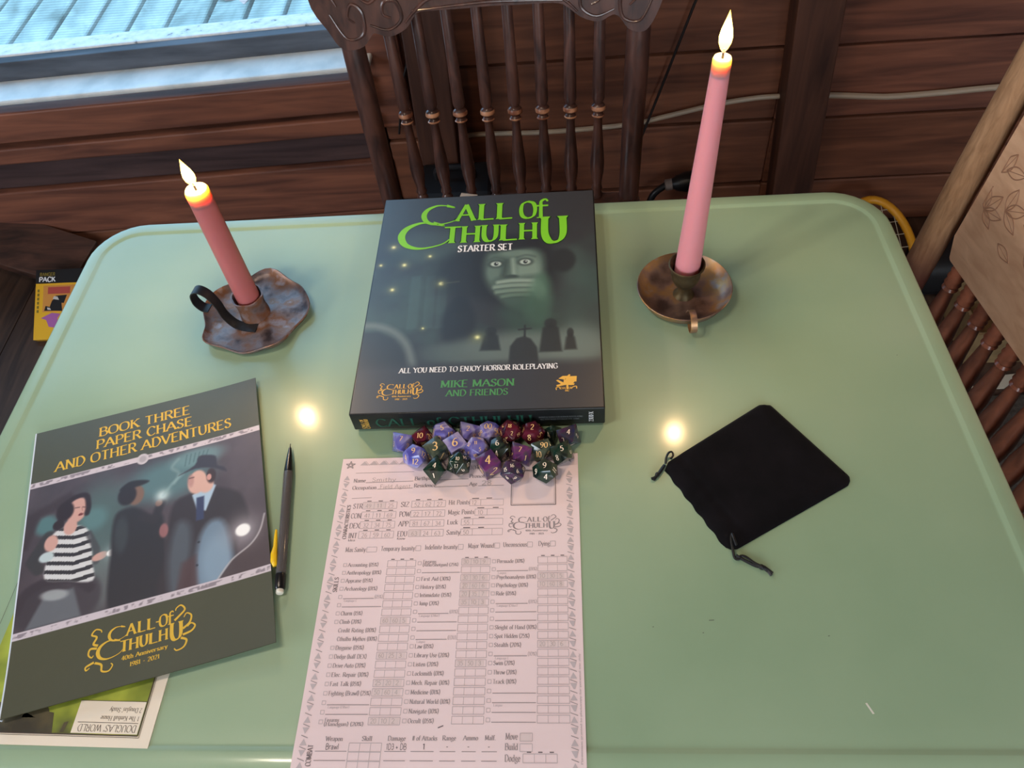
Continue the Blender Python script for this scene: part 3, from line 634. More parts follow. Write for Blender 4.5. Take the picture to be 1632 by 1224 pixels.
# ---------------------------------------------------------------- the booklet and the map under it
def zb(x, y):
    return .0052+.0022*max(0, (x-40)/68)**2+.0034*max(0, (-y-60)/80)**2
bk = empty('adventure_booklet', (-.38715, .32873, 0), 'olive green booklet with yellow lettering and a painted scene of three people', 'booklet')
ks = Sheet(-.38715, .32873, .2766, zb)
def slab(z0f, z1f, x0, x1, y0, y1, nx=44, ny=44):
    b = MB(); g = [[None]*(nx+1) for _ in range(ny+1)]
    for j in range(ny+1):
        for i in range(nx+1):
            x = x0+(x1-x0)*i/nx; y = y0+(y1-y0)*j/ny
            px, py, _ = ks.p(x, y); g[j][i] = (px, py, z0f(x, y), z1f(x, y))
    def idx(j, i, t): return (j*(nx+1)+i)*2+t
    for j in range(ny+1):
        for i in range(nx+1):
            px, py, a, c = g[j][i]; b.v += [(px, py, a), (px, py, c)]
    for j in range(ny):
        for i in range(nx):
            b.f.append((idx(j, i, 1), idx(j, i+1, 1), idx(j+1, i+1, 1), idx(j+1, i, 1)))
            b.f.append((idx(j, i, 0), idx(j+1, i, 0), idx(j+1, i+1, 0), idx(j, i+1, 0)))
    for i in range(nx):
        b.f.append((idx(0, i, 0), idx(0, i+1, 0), idx(0, i+1, 1), idx(0, i, 1))); b.f.append((idx(ny, i+1, 0), idx(ny, i, 0), idx(ny, i, 1), idx(ny, i+1, 1)))
    for j in range(ny):
        b.f.append((idx(j+1, 0, 0), idx(j, 0, 0), idx(j, 0, 1), idx(j+1, 0, 1))); b.f.append((idx(j, nx, 0), idx(j+1, nx, 0), idx(j+1, nx, 1), idx(j, nx, 1)))
    return b
m_cover = mat('booklet_card', rgb(66, 66, 46), rough=.4)
slab(lambda x, y: zb(x, y)-.0032, lambda x, y: zb(x, y)-.0006, -107, 105.6, -137.2, 138.2).build('page_block', m_pages, bk)
slab(lambda x, y: zb(x, y)-.0006, lambda x, y: zb(x, y)-.00008, -108, 108, -139.5, 139.5).build('cover', m_cover, bk)
slab(lambda x, y: zb(x, y)-.0040, lambda x, y: zb(x, y)+.00002, -108.9, -107.6, -139.5, 139.5, 1, 44).build('spine_fold', m_pages, bk)
cv = Canvas(-107.6, 107.9, -139.3, 139.3, 300, 384, (74, 73, 52)); X, Y = cv.X, cv.Y
cv.blend(np.clip((cv.noise(30, 4)-.5)*.6, 0, .25), (88, 88, 66))
ill = (Y > -69) & (Y < 76)
def clip_region():
    return cv.C.copy()
keep = cv.C.copy()
cv.C[:] = (74, 64, 70)
n1 = cv.noise(40, 4); n2 = cv.noise(14, 3)
cv.blend(np.clip((n1-.4)*1.6, 0, .6), (98, 86, 92)); cv.blend(np.clip((n2-.5)*1.2, 0, .35), (56, 50, 54))
cv.ell(-40, 15, 26, 45, (84, 112, 110), 1., .75); cv.ell(-38, -40, 14, 26, (112, 124, 122), 1., .6); cv.ell(20, 46, 38, 22, (92, 128, 132), 1., .85); cv.ell(48, 63, 24, 10, (112, 146, 150), .9, .8)
cv.ell(-89, 30, 10, 10, (84, 124, 126), .7, .9); cv.ell(-46, 24, 12, 12, (96, 136, 138), 1., .7); cv.poly([(-108, 45), (-70, 60), (-60, 48), (-95, 40), (-104, 10), (-108, 10)], (58, 46, 50), 5, .8)
for k in range(6): cv.stroke([(36+k*4, 56+k*1.2), (38+k*4, 68)], 1.2, (70, 94, 100), 1, .6)
cv.stroke([(30, 66), (24, 58), (30, 50), (26, 40)], 2.6, (150, 172, 172), 3, .5, 6)
cv.ell(95, 40, 20, 40, (92, 82, 90), 1., .6)
# seated woman in a striped jumper
skin = (206, 160, 148); stripe = (212, 212, 212); dark = (52, 48, 52)
cv.ell(-88, -48, 24, 22, (62, 54, 60), .3, .95, .3); cv.ell(-52, -50, 16, 20, (66, 58, 64), .4, .9); cv.poly([(-98, -68), (-84, -40), (-60, -40), (-52, -68)], (104, 108, 114), 3, .9); cv.ell(-76, -42, 12, 5, (160, 164, 166), .6, .9, -.2)
cv.stroke([(-108, -50), (-100, -34), (-82, -28), (-60, -32), (-46, -44)], 9, (58, 48, 54), 3, .95, 6)
cv.stroke([(-86, 18), (-99, -4), (-92, -14)], 10, (58, 56, 58), 2.5, .95); cv.poly([(-82, 19), (-66, 23), (-50, 13), (-45, -20), (-44, -38), (-66, -32), (-86, -24), (-84, 0)], stripe, 2, 1, 4)
msk = np.clip(.5-cv.dist(catmull([(-82, 19), (-66, 23), (-50, 13), (-45, -20), (-44, -38), (-66, -32), (-86, -24), (-84, 0)], 4, True), True)/2, 0, 1)
v = (Y+abs(X+62)*-.18+X*.12); cv.blend(msk*(np.sin(v*2*math.pi/8.6) > .15), dark)
cv.stroke([(-50, 10), (-42, -8), (-42, -20)], 6, (70, 68, 72), 2, .8)
cv.ell(-67, 22, 6, 8, skin, .3); cv.ell(-62, 38, 9.5, 13, skin, .25, 1, -.15); cv.ell(-73, 40, 8, 10, (46, 32, 36), .35); cv.stroke([(-76, 30), (-76, 44), (-66, 52), (-55, 52), (-52, 40), (-53, 32)], 5, (46, 32, 36), 2, .95, 6); cv.ell(-78, 27, 5, 5, (46, 32, 36), .4)
cv.ell(-58.5, 32.5, 2.2, 1.4, (110, 40, 44), .4); cv.stroke([(-64, 41), (-60, 40.4)], .9, (92, 62, 60), .8); cv.stroke([(-57, 40), (-54, 38.6)], .9, (92, 62, 60), .8); cv.stroke([(-58, 40), (-57, 36)], .8, (176, 126, 116), .8)
cv.ell(-83, 10, 6, 8, skin, .3); cv.ell(-86, -3, 6.5, 5, (188, 204, 206), .4); cv.ell(-39, -16, 7, 3.8, skin, .4, 1, .2); cv.glow(-28, -15, 8, (150, 170, 170), .8); cv.ell(-29, -15.5, 4.2, 3.4, (248, 250, 248), .4)
# man seen from behind, in a cap
cv.poly([(-28, 18), (-20, 26), (-8, 24), (6, 12), (16, 8), (18, -30), (20, -76), (-27, -76), (-30, -20)], (48, 44, 48), 4, 1, 4); cv.ell(-21, 0, 6, 18, (72, 82, 86), .8, .5); cv.stroke([(-2, 12), (8, 6), (14, 22)], 8, (52, 46, 50), 3); cv.ell(12, 23, 3.2, 3.4, (128, 98, 88), .5)
cv.ell(-9, 38, 7.5, 10.5, (126, 98, 84), .35); cv.ell(-17, 40, 8.5, 10.5, (46, 38, 42), .35); cv.poly([(-24, 47), (-16, 54), (-4, 53), (3, 49.5), (-6, 47)], (44, 38, 42), 2.2, 1, 4); cv.glow(15, 30, 6, (214, 232, 232), .95)
cv.stroke([(16, 30), (24, 40), (34, 48)], 2.4, (150, 178, 180), 3, .6)
# man in a hat and long coat
cv.poly([(24, 15), (40, 24), (58, 26), (78, 17), (88, 6), (92, -22), (80, -40), (74, -76), (14, -76), (18, -30)], (56, 48, 52), 4, 1, 4)
cv.poly([(58, -10), (72, -20), (74, -76), (44, -76), (46, -30)], (118, 140, 160), 7, .95, 4); cv.poly([(28, -4), (40, -10), (38, -48), (24, -76), (20, -40)], (92, 102, 112), 8, .75, 4); cv.ell(62, -52, 13, 26, (142, 166, 186), .9, .6)
cv.poly([(44, -40), (46, -76), (26, -76), (32, -44)], (84, 60, 62), 5, .8); cv.poly([(42, 22), (60, 30), (64, 26), (54, 2), (46, 6)], (170, 194, 214), 1.6); cv.poly([(46, 18), (53, 18), (52, -6), (45, -6)], (58, 64, 96), 1.6)
cv.ell(47, 35, 8.6, 12.5, (214, 172, 158), .25, 1, -.1); cv.ell(55, 30, 7, 9, (214, 172, 158), .4); cv.ell(60, 38, 4.4, 8, (62, 44, 44), .5); cv.ell(58, 37, 2.2, 3.4, (204, 152, 142), .4); cv.ell(41, 38, 3, 7, (176, 130, 124), .8, .7); cv.stroke([(40, 41), (44, 41)], 1, (82, 56, 56), .8)
cv.poly([(30, 47), (46, 50), (62, 46), (74, 38), (72, 44), (66, 48), (65, 58), (58, 62), (49, 63), (45, 54)], (58, 54, 64), 1.8, 1, 3)
cv.ell(16.5, -7, 4, 7, (170, 112, 112), .5, .8); cv.ell(47, -28, 1.2, 1.2, (50, 54, 64), .4); cv.ell(45, -50, 1.2, 1.2, (50, 54, 64), .4)
cv.poly([(110, -15), (104, -24), (94, -43), (75, -54), (60, -72), (110, -72)], (76, 62, 64), 2, .95); cv.stroke([(106, -18), (101, -33), (92, -44), (75, -54), (61, -70)], 1.5, (188, 182, 184), 1.2, .9, 6)
cv.glow(86, -28, 14, (188, 182, 188), .75); cv.ell(86, -28, 6.6, 6, (250, 250, 248), .4)
cv.C = np.where(ill[..., None], cv.C, keep)
nz = cv.noise(3.2, 2); nz2 = cv.noise(2.0, 1)
for y0, y1 in ((74.2, 80.2), (-74.6, -68.6)):
    t = ((Y > y0) & (Y < y1)).astype(float); cv.blend(t, (206, 194, 200)); inner = ((Y > y0+1.1) & (Y < y1-1.1)).astype(float); cv.blend(inner*np.clip((nz-.5)*5, 0, .75), (120, 108, 116))
cv.ell(-3.5, 76.5, 5.6, 6, (200, 192, 196), .15); cv.ell(-3.5, 76.5, 3.4, 3.6, (150, 142, 148), .6, .6)
cv.build('cover_art', ks, m_bookp, bk, .00005)
ks.build(text_quads('BOOK THREE', -46.4, 116.4, 10.2, 88, thick=1.7, thin=.8)+text_quads('PAPER CHASE', -48.4, 102, 10.2, 92, thick=1.7, thin=.8)+text_quads('AND OTHER ADVENTURES', -86, 87.4, 10.6, 167, thick=1.7, thin=.8), 'title_lettering', m_yel, bk, .00016)
ks.build(logo_quads(lambda x, y: (-45+x*.382, -81.5-y*.382)), 'anniversary_emblem', m_yel, bk, .00016)

m_mapw = mat('map_paper', rgb(232, 218, 198), rough=.7)
m_mapart = mat('map_art', rough=.6, ramp=[(.3, rgb(70, 66, 34)), (.45, rgb(126, 138, 40)), (.6, rgb(168, 176, 58)), (.72, rgb(196, 186, 92))], nscale=22, detail=3)
m_mapd = mat('map_dark', rough=.6, ramp=[(.35, rgb(52, 46, 30)), (.65, rgb(84, 74, 46))], nscale=40)
m_mapink = mat('map_ink', rgb(70, 56, 48), rough=.7)
mp_ = empty('map_handout', (-.332, .147, 0), 'cream-bordered map handout reading upside down under the olive booklet', 'map')
ms = Sheet(-.3322, .1469, -.022, lambda x, y: .0010)
b = MB(); b.hexa([ms.p(-152, 0, -.0008), ms.p(0, 0, -.0008), ms.p(0, 212, -.0008), ms.p(-152, 212, -.0008), ms.p(-152, 0), ms.p(0, 0), ms.p(0, 212), ms.p(-152, 212)]); b.build('paper', m_mapw, mp_)
ms.build(fill_rect(-152, 8.4, -10, 204), 'map_picture', m_mapart, mp_, .0001)
ms.build([((-152, 9), (-80, 9), (-84, 24), (-152, 34)), ((-74, 10), (-71, 10), (-69.5, 18), (-73, 17))]+disc(-98, 20, 11), 'thicket', m_mapd, mp_, .00016)
ms.build(fill_rect(-65, 9.6, -11.5, 33.6), 'legend_panel', m_mapw, mp_, .0002)
mi = rect_quads(-160, 7.2, -9.2, 205, .35)+line_quads([(-13, 17.6), (-62, 17.6)], .4)+line_quads([(-65, 33.8), (-11, 33.8)], .4)+line_quads([(-10.6, 9), (-10.6, 204)], .9)+line_quads([(-152, 8.6), (-10.6, 8.6)], .9)
mi += text_quads("DOUGLAS' WORLD", -13.4, 16, 5, 47, rot=math.pi, thick=1.1, thin=.5)+text_quads('1 The Kimball House', -13.6, 22.6, 3.4, 31, rot=math.pi, thick=1.3, thin=.6)+text_quads("2 Douglas' Study", -13.2, 28.8, 3.4, 26, rot=math.pi, thick=1.3, thin=.6)
ms.build(mi, 'map_lettering', m_mapink, mp_, .00027)

# ---------------------------------------------------------------- the character sheet
cs = empty('character_sheet', (-.112, .26, 0), 'white printed form with tables of small boxes lying below the dice', 'paper form')
ps = Sheet(-.2197, .3990, .002, lambda x, y: .0006+.0016*min(1, max(0, (y-200)/52))**2, flip=-1)     # mm from the top left corner, y down
b = MB(); b.rings([[ps.p(0, y, -.0004), ps.p(216, y, -.0004), ps.p(216, y), ps.p(0, y)] for y in [0, 120, 199]+[200+3.25*k for k in range(17)]+[265, 279]]); b.build('paper', m_paper, cs)
def tx(s, x, y, h, w=None, rot=0., **k): return [tuple((p[0], -p[1]) for p in q) for q in text_quads(s, x, -y, h, w, rot, n=3, **k)]
FO = []; FL_ = []; FD = []; PW = []; SM = []
# patterned border of triangles and corner stars
BO = []
def tri(x, y, dx, dy, up): BO.append(((x, y), (x+dx, y), (x+dx/2, y+dy*(1 if up else -1)), (x+dx/2, y+dy*(1 if up else -1))))
for k in range(20):
    x = 17+k*9.2
    BO.append(((x, 7.4), (x+7.6, 7.4), (x+3.8, 3.2), (x+3.8, 3.2)))
    if k < 19: FL_ += line_quads([(x+4.6, 3), (x+8.5, 7.4), (x+12.6, 3)], .5)
for side in (0, 1):
    xa = 4.0 if side == 0 else 205.2
    for k in range(32):
        y = 18+k*8.1
        if y > 262: break
        BO.append(((xa, y), (xa+5.2, y), (xa+2.6+(1.3 if side else 0), y+4.6), (xa+2.6, y+4.6)) if k % 2 else ((xa+2.6, y), (xa+2.6, y), (xa+5.4, y+4.8), (xa, y+4.8)))
        FO += line_quads([(xa, y+5.6), (xa+5.4, y+7.6)], .5)
for cx, cy in ((8, 7), (207, 5.5)):
    st = [(cx+4.6*math.sin(2*math.pi*k*2/5), cy-4.2*math.cos(2*math.pi*k*2/5)) for k in range(5)]
    FO += line_quads(st, .8, True)
FO += line_quads([(14, 15.6), (68, 15.4)], .35)+tx('Name', 13.2, 25.3, 3.6, 11, thick=2)+line_quads([(24.5, 25.8), (68, 25.3)], .45)+tx('Birthplace', 69.1, 24.5, 3.6, 21, thick=2)+line_quads([(88, 24.9), (118, 24.3)], .45)
FO += tx('Pronoun', 118.7, 23.4, 3.6, 17, thick=2)+line_quads([(136, 23.6), (152, 23.4)], .45)+tx('Occupation', 13, 32.7, 3.6, 22, thick=2)+line_quads([(36, 32.8), (68, 32.4)], .45)+tx('Residence', 69.1, 31.8, 3.6, 20, thick=2)+line_quads([(88, 32), (118, 31.6)], .45)
FO += tx('Age', 119, 31.4, 3.6, 7, thick=2)+line_quads([(127, 31.6), (150, 31.6)], .45)+line_quads([(14, 41.8), (32, 41.2)], .35)+tx('1920s ERA INVESTIGATOR', 82, 14.6, 4, 44, thick=2)
FD += rect_quads(156.8, 17, 195.8, 51.8, .6)
FL_ += rect_quads(158, 18, 194.6, 50.6, .4)
FO += tx('STR', 16.4, 52, 4.8, 8.4, thick=1.9)+tx('CON', 15.7, 61.6, 4.8, 9, thick=1.9)+tx('DEX', 15.7, 71.2, 4.8, 9, thick=1.9)+tx('INT', 16.2, 80.6, 4.8, 7.6, thick=1.9)+tx('Idea', 16.4, 83.6, 2, 6, thick=2)
FO += tx('SIZ', 59.2, 51.2, 4.8, 7.4, thick=1.9)+tx('POW', 58.8, 60.8, 4.8, 9.6, thick=1.9)+tx('APP', 59, 70.2, 4.8, 8.6, thick=1.9)+tx('EDU', 59, 79.8, 4.8, 8.6, thick=1.9)+tx('Know', 59.2, 82.8, 2, 7, thick=2)
def trip(x0, y0, x1, y1, w=.45, tick=True):
    q = rect_quads(x0, y0, x1, y1, w)
    for k in (1, 2): q += line_quads([(x0+(x1-x0)*k/3, y0), (x0+(x1-x0)*k/3, y1)], w*.8)
    if tick:
        for k in range(3): FD.extend(fill_rect(x0+(x1-x0)*(k+.34)/3, y0-1.5, x0+(x1-x0)*(k+.72)/3, y0-.8))
    return q
for k in range(4): FL_ += trip(25, 46+k*9.5, 55.6, 52.6+k*9.5)+trip(68.8, 45.6+k*9.4, 98.9, 52+k*9.4, tick=(k == 0))
FO += tx('Hit Points', 101.8, 50, 4.4, 18.6, thick=1.8)+tx('Magic Points', 101.8, 59.6, 4.4, 23, thick=1.8)+tx('Luck', 101.8, 69.2, 4.4, 9, thick=1.8)+tx('Sanity', 101.8, 79, 4.4, 12, thick=1.8)
for x0, xm, y in ((120.4, 130, 45.4), (125.4, 136, 54.8), (114, 124, 64.2), (114, 124, 73.8)):
    FL_ += rect_quads(x0, y, 150, y+6, .4)+line_quads([(xm, y), (xm, y+6)], .4); FD += fill_rect(x0+2, y-1.5, x0+8, y-.8)+fill_rect(xm+5, y-1.5, xm+10, y-.8)
FL_ += line_quads([(141, 73.8), (141, 79.8)], .4)
for s, x, w, bx in (('Max Sanity', 15.5, 17.6, 34), ('Temporary Insanity', 46.3, 29.4, 76.4), ('Indefinite Insanity', 84.3, 27.8, 112.8), ('Major Wound', 121.2, 22, 143.8), ('Unconscious', 151.1, 20, 171.6), ('Dying', 180.8, 9.6, 190.9)):
    yy = 93.6-(x-15)/175*3; FO += tx(s, x, yy, 4.2, w, thick=1.8); FL_ += rect_quads(bx, yy-4.2, bx+(8.6 if x < 16 else 4.2), yy+.4, .45)
ps.build(logo_quads(lambda x, y: (154.6+x*.198, 61+y*.17)), 'sheet_emblem', m_ink, cs, .0001)
FD += tx('CHARACTERISTICS', 14.2, 81.4, 3.2, 33, rot=math.pi/2, thick=1.9)+tx('SKILLS', 13.6, 129.6, 3.6, 13, rot=math.pi/2, thick=1.9)+tx('COMBAT', 14.6, 264, 3.8, 15, rot=math.pi/2, thick=1.9)
c1 = ['Accounting (05%)', 'Anthropology (01%)', 'Appraise (05%)', 'Archaeology (01%)', '_ (05%)', '_', 'Charm (15%)', 'Climb (20%)', '-Credit Rating (00%)', '-Cthulhu Mythos (00%)', 'Disguise (05%)', 'Dodge (half DEX)', 'Drive Auto (20%)', 'Elec. Repair (10%)', 'Fast Talk (05%)', 'Fighting (Brawl) (25%)', '_', '_', 'Firearms|(Handgun) (20%)']
c2 = ['Firearms|(Rifle/Shotgun) (25%)', '_', 'First Aid (30%)', 'History (05%)', 'Intimidate (15%)', 'Jump (20%)', '_ (01%)', '_', '_', '_ (EDU)', 'Law (05%)', 'Library Use (20%)', 'Listen (20%)', 'Locksmith (01%)', 'Mech. Repair (10%)', 'Medicine (01%)', 'Natural World (10%)', 'Navigate (10%)', 'Occult (05%)']
c3 = ['Persuade (10%)', '_ (01%)', 'Psychoanalysis (01%)', 'Psychology (10%)', 'Ride (05%)', '_ (01%)', '_', '_', 'Sleight of Hand (10%)', 'Spot Hidden (25%)', 'Stealth (20%)', '_ (10%)', 'Swim (20%)', 'Throw (20%)', 'Track (10%)', '_', '_', '_', '_']
filled = {(0, 7), (0, 11), (0, 14), (0, 15), (0, 18), (1, 0), (1, 2), (1, 3), (1, 4), (1, 5), (1, 12), (2, 2), (2, 3), (2, 10)}
rp = random.Random(11)
for ci, (cx, bx0, bx1, items) in enumerate(((15.8, 53.6, 77.6, c1), (79.6, 116.6, 140.6, c2), (142.4, 180.4, 204.6, c3))):
    for r_, s in enumerate(items):
        y = 107.2+r_*7.06-ci*.7
        FL_ += trip(bx0, y-5, bx1, y+.6, .45, tick=(r_ == 0))
        if not s.startswith('-'): FL_ += rect_quads(cx, y-3, cx+2.8, y-.2, .42)
        s = s.lstrip('-')
        if s.startswith('_'):
            sfx = s[2:]; xe = bx0-(8 if sfx else 1); FO += line_quads([(cx+4, y), (xe, y)], .5)
            if sfx: FL_ += tx(sfx, xe+.6, y, 3, 6.6, thick=1.9)
            if sfx or r_ in (16,): FL_ += tx('Language (Other)'[:rp.choice([6, 10, 16])], cx+5, y+2.6, 1.8, thick=1.8)
        elif '|' in s:
            a_, b_ = s.split('|'); FO += tx(a_, cx+4.4, y-1.6, 2.8, 11, thick=1.9)+tx(b_, cx+4.2, y+1.4, 2.8, min(30, bx0-cx-5), thick=1.9)
        else: FO += tx(s, cx+4, y, 3.3, min(len(s)*1.62, bx0-cx-5), thick=1.9)
        if (ci, r_) in filled:
            SM += fill_rect(bx0+.8, y-4.4, bx1-.8-rp.random()*2, y+.1)
            for k in range(3):
                PW += tx(str(rp.choice([10, 20, 25, 30, 35, 40, 50, 60])) if k < 2 else str(rp.randint(2, 9)), bx0+1.6+k*8, y-.6, 3.4, 4.4 if k < 2 else 2.4, mono=True, thick=1.0, serif=False)
for k in range(4):
    for j in range(3):
        PW += tx(str(rp.randint(10, 90)), 27.6+j*10, 51.6+k*9.5, 4, 5, mono=True, thick=.9, serif=False)+tx(str(rp.randint(10, 90)), 71.2+j*10, 51.2+k*9.4, 4, 5, mono=True, thick=.9, serif=False)
PW += tx('Smithy', 30, 25, 4, 22, mono=True, thick=.9, serif=False)+tx('Field Agent', 38, 32.4, 4, 28, mono=True, thick=.9, serif=False)+tx('28', 130, 31, 4.4, 9, mono=True, thick=1, serif=False)+tx('12', 122.4, 50.4, 4, 4, mono=True, thick=.9, serif=False)+tx('10', 128, 60, 4, 4.4, mono=True, thick=.9, serif=False)+tx('55', 116, 69.6, 4, 5, mono=True, thick=.9, serif=False)+tx('50', 116, 79, 4, 5, mono=True, thick=.9, serif=False)
SM += fill_rect(25.6, 46.6, 45, 52)+fill_rect(69.4, 74.4, 80, 79.6)+fill_rect(168.4, 241, 176, 246)
for s, x, w in (('Weapon', 23.2, 13), ('Skill', 50.6, 7.6), ('Damage', 70.1, 13.2), ('# of Attacks', 88.3, 18.6), ('Range', 110.8, 10), ('Ammo', 126.2, 11), ('Malf.', 142.2, 8)): FO += tx(s, x, 246.4-(x-23)/140, 3.3, w, thick=2)
FO += tx('Move', 157.3, 245.2, 4.6, 9, thick=1.8)+tx('Build', 157.1, 252.4, 4.6, 9.4, thick=1.8)+tx('Dodge', 157.2, 260.2, 4.6, 11.2, thick=1.8)
FL_ += rect_quads(168, 240.6, 177, 246.2, .45)+rect_quads(168, 248, 177, 253.4, .45)+trip(170.3, 255, 195, 261, .45)
for k in range(3):
    y = 253.6+k*6.4
    for a_, b_ in ((16.5, 40.3), (68.5, 84.5), (88, 105), (109.5, 121), (125.6, 136), (140.2, 151.4)): FO += line_quads([(a_, y), (b_, y)], .45)
    FL_ += trip(41.5, y-5.8, 65.9, y+.2, .5, tick=False)
FD += tx('Brawl', 24, 252.4, 4.2, 10, mono=True, thick=1., serif=False)+tx('1D3 + DB', 69.6, 252.4, 4.2, 15, mono=True, thick=1., serif=False)+tx('1', 96.6, 252.2, 4, 2, mono=True, thick=1., serif=False)+tx('-', 114, 252, 4, mono=True, thick=1., serif=False)+tx('-', 129.6, 252, 4, mono=True, thick=1., serif=False)+tx('-', 144.6, 252, 4, mono=True, thick=1., serif=False)
FD += [((106.6, 236.6), (110.6, 235), (110.8, 235.7), (106.9, 237.3))]
FL_ += tx('Permission granted to photocopy for personal use only', 213.4, 262, 1.6, 80, rot=math.pi/2, thick=1.6)
ps.build(SM, 'pencil_smudges', m_smudge, cs, .00008, kind='stuff')
ps.build(BO, 'border_pattern', m_ink_l, cs, .0001, kind='stuff')
ps.build(FL_, 'printed_boxes', m_ink_l, cs, .00012, kind='stuff')
ps.build(FO, 'printed_words', m_ink, cs, .00014, kind='stuff')
ps.build(FD, 'dark_print', m_ink_d, cs, .00016, kind='stuff')
ps.build(PW, 'pencil_writing', m_penc, cs, .00018, kind='stuff')

# ---------------------------------------------------------------- dice
def swirl(name, c, rough=.14, nscale=42):
    n = len(c); return mat(name, rough=rough, spec=.55, ramp=[(.32+.36*k/(n-1), rgb(*q)) for k, q in enumerate(c)], nscale=nscale, detail=2., distort=1.6, coat=.4, coat_rough=.05)
D_MAT = {'lilac': swirl('lilac_swirl', [(84, 78, 146), (116, 108, 170), (160, 152, 188), (100, 90, 156)]),
         'blue': swirl('blue_lilac_swirl', [(72, 72, 160), (104, 102, 178), (178, 176, 198)]),
         'green': swirl('green_swirl', [(12, 28, 24), (22, 50, 40), (50, 58, 48), (16, 26, 28)]),
         'pearl': swirl('grey_green_swirl', [(40, 54, 52), (84, 92, 76), (46, 60, 60)]),
         'maroon': swirl('maroon_swirl', [(58, 18, 30), (92, 28, 44), (46, 16, 32)]),
         'purple': swirl('purple_swirl', [(70, 44, 88), (110, 54, 106), (82, 66, 78), (60, 44, 92)]),
         'smoke': swirl('smoky_violet_swirl', [(32, 28, 46), (70, 40, 74), (58, 54, 62), (40, 44, 80)])}
m_dnum = mat('gold_numerals', rgb(236, 196, 132), rough=.4)
m_dnum2 = mat('pale_numerals', rgb(244, 226, 204), rough=.4)
PHI = (1+5**.5)/2
def poly_pts(kind):
    if kind == 4: return [(1, 1, 1), (1, -1, -1), (-1, 1, -1), (-1, -1, 1)]
    if kind == 6: return [(a, b, c) for a in (-1, 1) for b in (-1, 1) for c in (-1, 1)]
    if kind == 8: return [(1, 0, 0), (-1, 0, 0), (0, 1, 0), (0, -1, 0), (0, 0, 1), (0, 0, -1)]
    if kind == 12:
        P = [(a, b, c) for a in (-1, 1) for b in (-1, 1) for c in (-1, 1)]
        for a in (-1, 1):
            for b in (-1, 1): P += [(0, a/PHI, b*PHI), (a/PHI, b*PHI, 0), (b*PHI, 0, a/PHI)]
        return P
    if kind == 20:
        P = []
        for a in (-1, 1):
            for b in (-1, 1): P += [(0, a, b*PHI), (a, b*PHI, 0), (b*PHI, 0, a)]
        return P
    # ten-sided: pentagonal trapezohedron
    P = []; hh = .105
    for k in range(10): P.append((math.cos(math.pi*k/5), math.sin(math.pi*k/5), hh*(1 if k % 2 else -1)))
    zt = hh*(1+math.cos(math.pi/5))/(1-math.cos(math.pi/5)); P += [(0, 0, zt), (0, 0, -zt)]
    return P
SIZE = {4: .0135, 6: .0144, 8: .0138, 10: .0124, 12: .0120, 20: .0124}
CAMP = Vector((0, 0, .63742))
def make_die(kind, x, y, yaw, colour, nums, label, seed, surf=.0002, num_mat=None, mirror_mat=None):
    P = [Vector(p) for p in poly_pts(kind)]; L_ = max(p.length for p in P); P = [p*(SIZE[kind]/L_) for p in P]
    bm = bmesh.new()
    for p in P: bm.verts.new(p)
    bmesh.ops.convex_hull(bm, input=bm.verts); bmesh.ops.dissolve_limit(bm, angle_limit=.06, verts=bm.verts, edges=bm.edges)
    bm.normal_update()
    fc = sorted(bm.faces, key=lambda f: (round(f.normal.z, 3), round(f.normal.x, 3)))
    n0 = fc[seed % len(fc)].normal.copy()
    rot = Matrix.Rotation(yaw, 4, 'Z') @ n0.rotation_difference(Vector((0, 0, -1))).to_matrix().to_4x4()
    bm.transform(rot); bm.normal_update()
    zmin = min(v.co.z for v in bm.verts); c = Vector((x, y, surf-zmin))
    faces = []
    for f in bm.faces:
        ctr = f.calc_center_median(); nn = f.normal.copy(); inr = min((ctr-(e.verts[0].co+e.verts[1].co)/2).length for e in f.edges)
        v0 = f.verts[0].co.copy(); vis = nn.dot((CAMP-c-ctr).normalized()); faces.append((vis, ctr, nn, inr, v0))
    faces.sort(key=lambda t: -t[0])
    root = empty('die', (x, y, surf), label, 'die', 'dice scattered below the game box')
    bmesh.ops.bevel(bm, geom=list(bm.edges), offset=SIZE[kind]*.045, segments=2, affect='EDGES', profile=.6)
    b = MB(); off = len(b.v); bm.verts.index_update()
    b.v = [tuple(v.co+c) for v in bm.verts]; b.f = [tuple(v.index for v in f.verts) for f in bm.faces]; bm.free()
    b.build('body', D_MAT[colour], root, smooth=25)
    nb = MB(); rr = random.Random(seed*13+kind)
    pool = list(nums)+[str(k) for k in rr.sample(range(1, max(kind, 10)+1), min(kind, 10))]
    for i, (vis, ctr, nn, inr, v0) in enumerate(faces):
        if vis < -.35: continue
        s = pool[i % len(pool)]; h = inr*(1.05 if kind in (6,) else .92)
        up = Vector((.15*rr.uniform(-1, 1), .9, .55)) if i < 2 else Vector((rr.uniform(-1, 1), rr.uniform(-.3, 1), rr.uniform(0, 1)))
        up = (up-nn*up.dot(nn)).normalized(); rt = up.cross(nn)
        q = text_quads(s, 0, -h/2, h, thick=1.6, thin=.9, serif=False, n=4, align='c', mono=False)
        for j, f in enumerate(q):
            nb.quad(*[c+ctr+rt*p[0]+up*p[1]+nn*(.00006+(j % 9)*4e-6) for p in f])
    nb.build('numerals', num_mat or m_dnum, root, fixn=False)
    return root
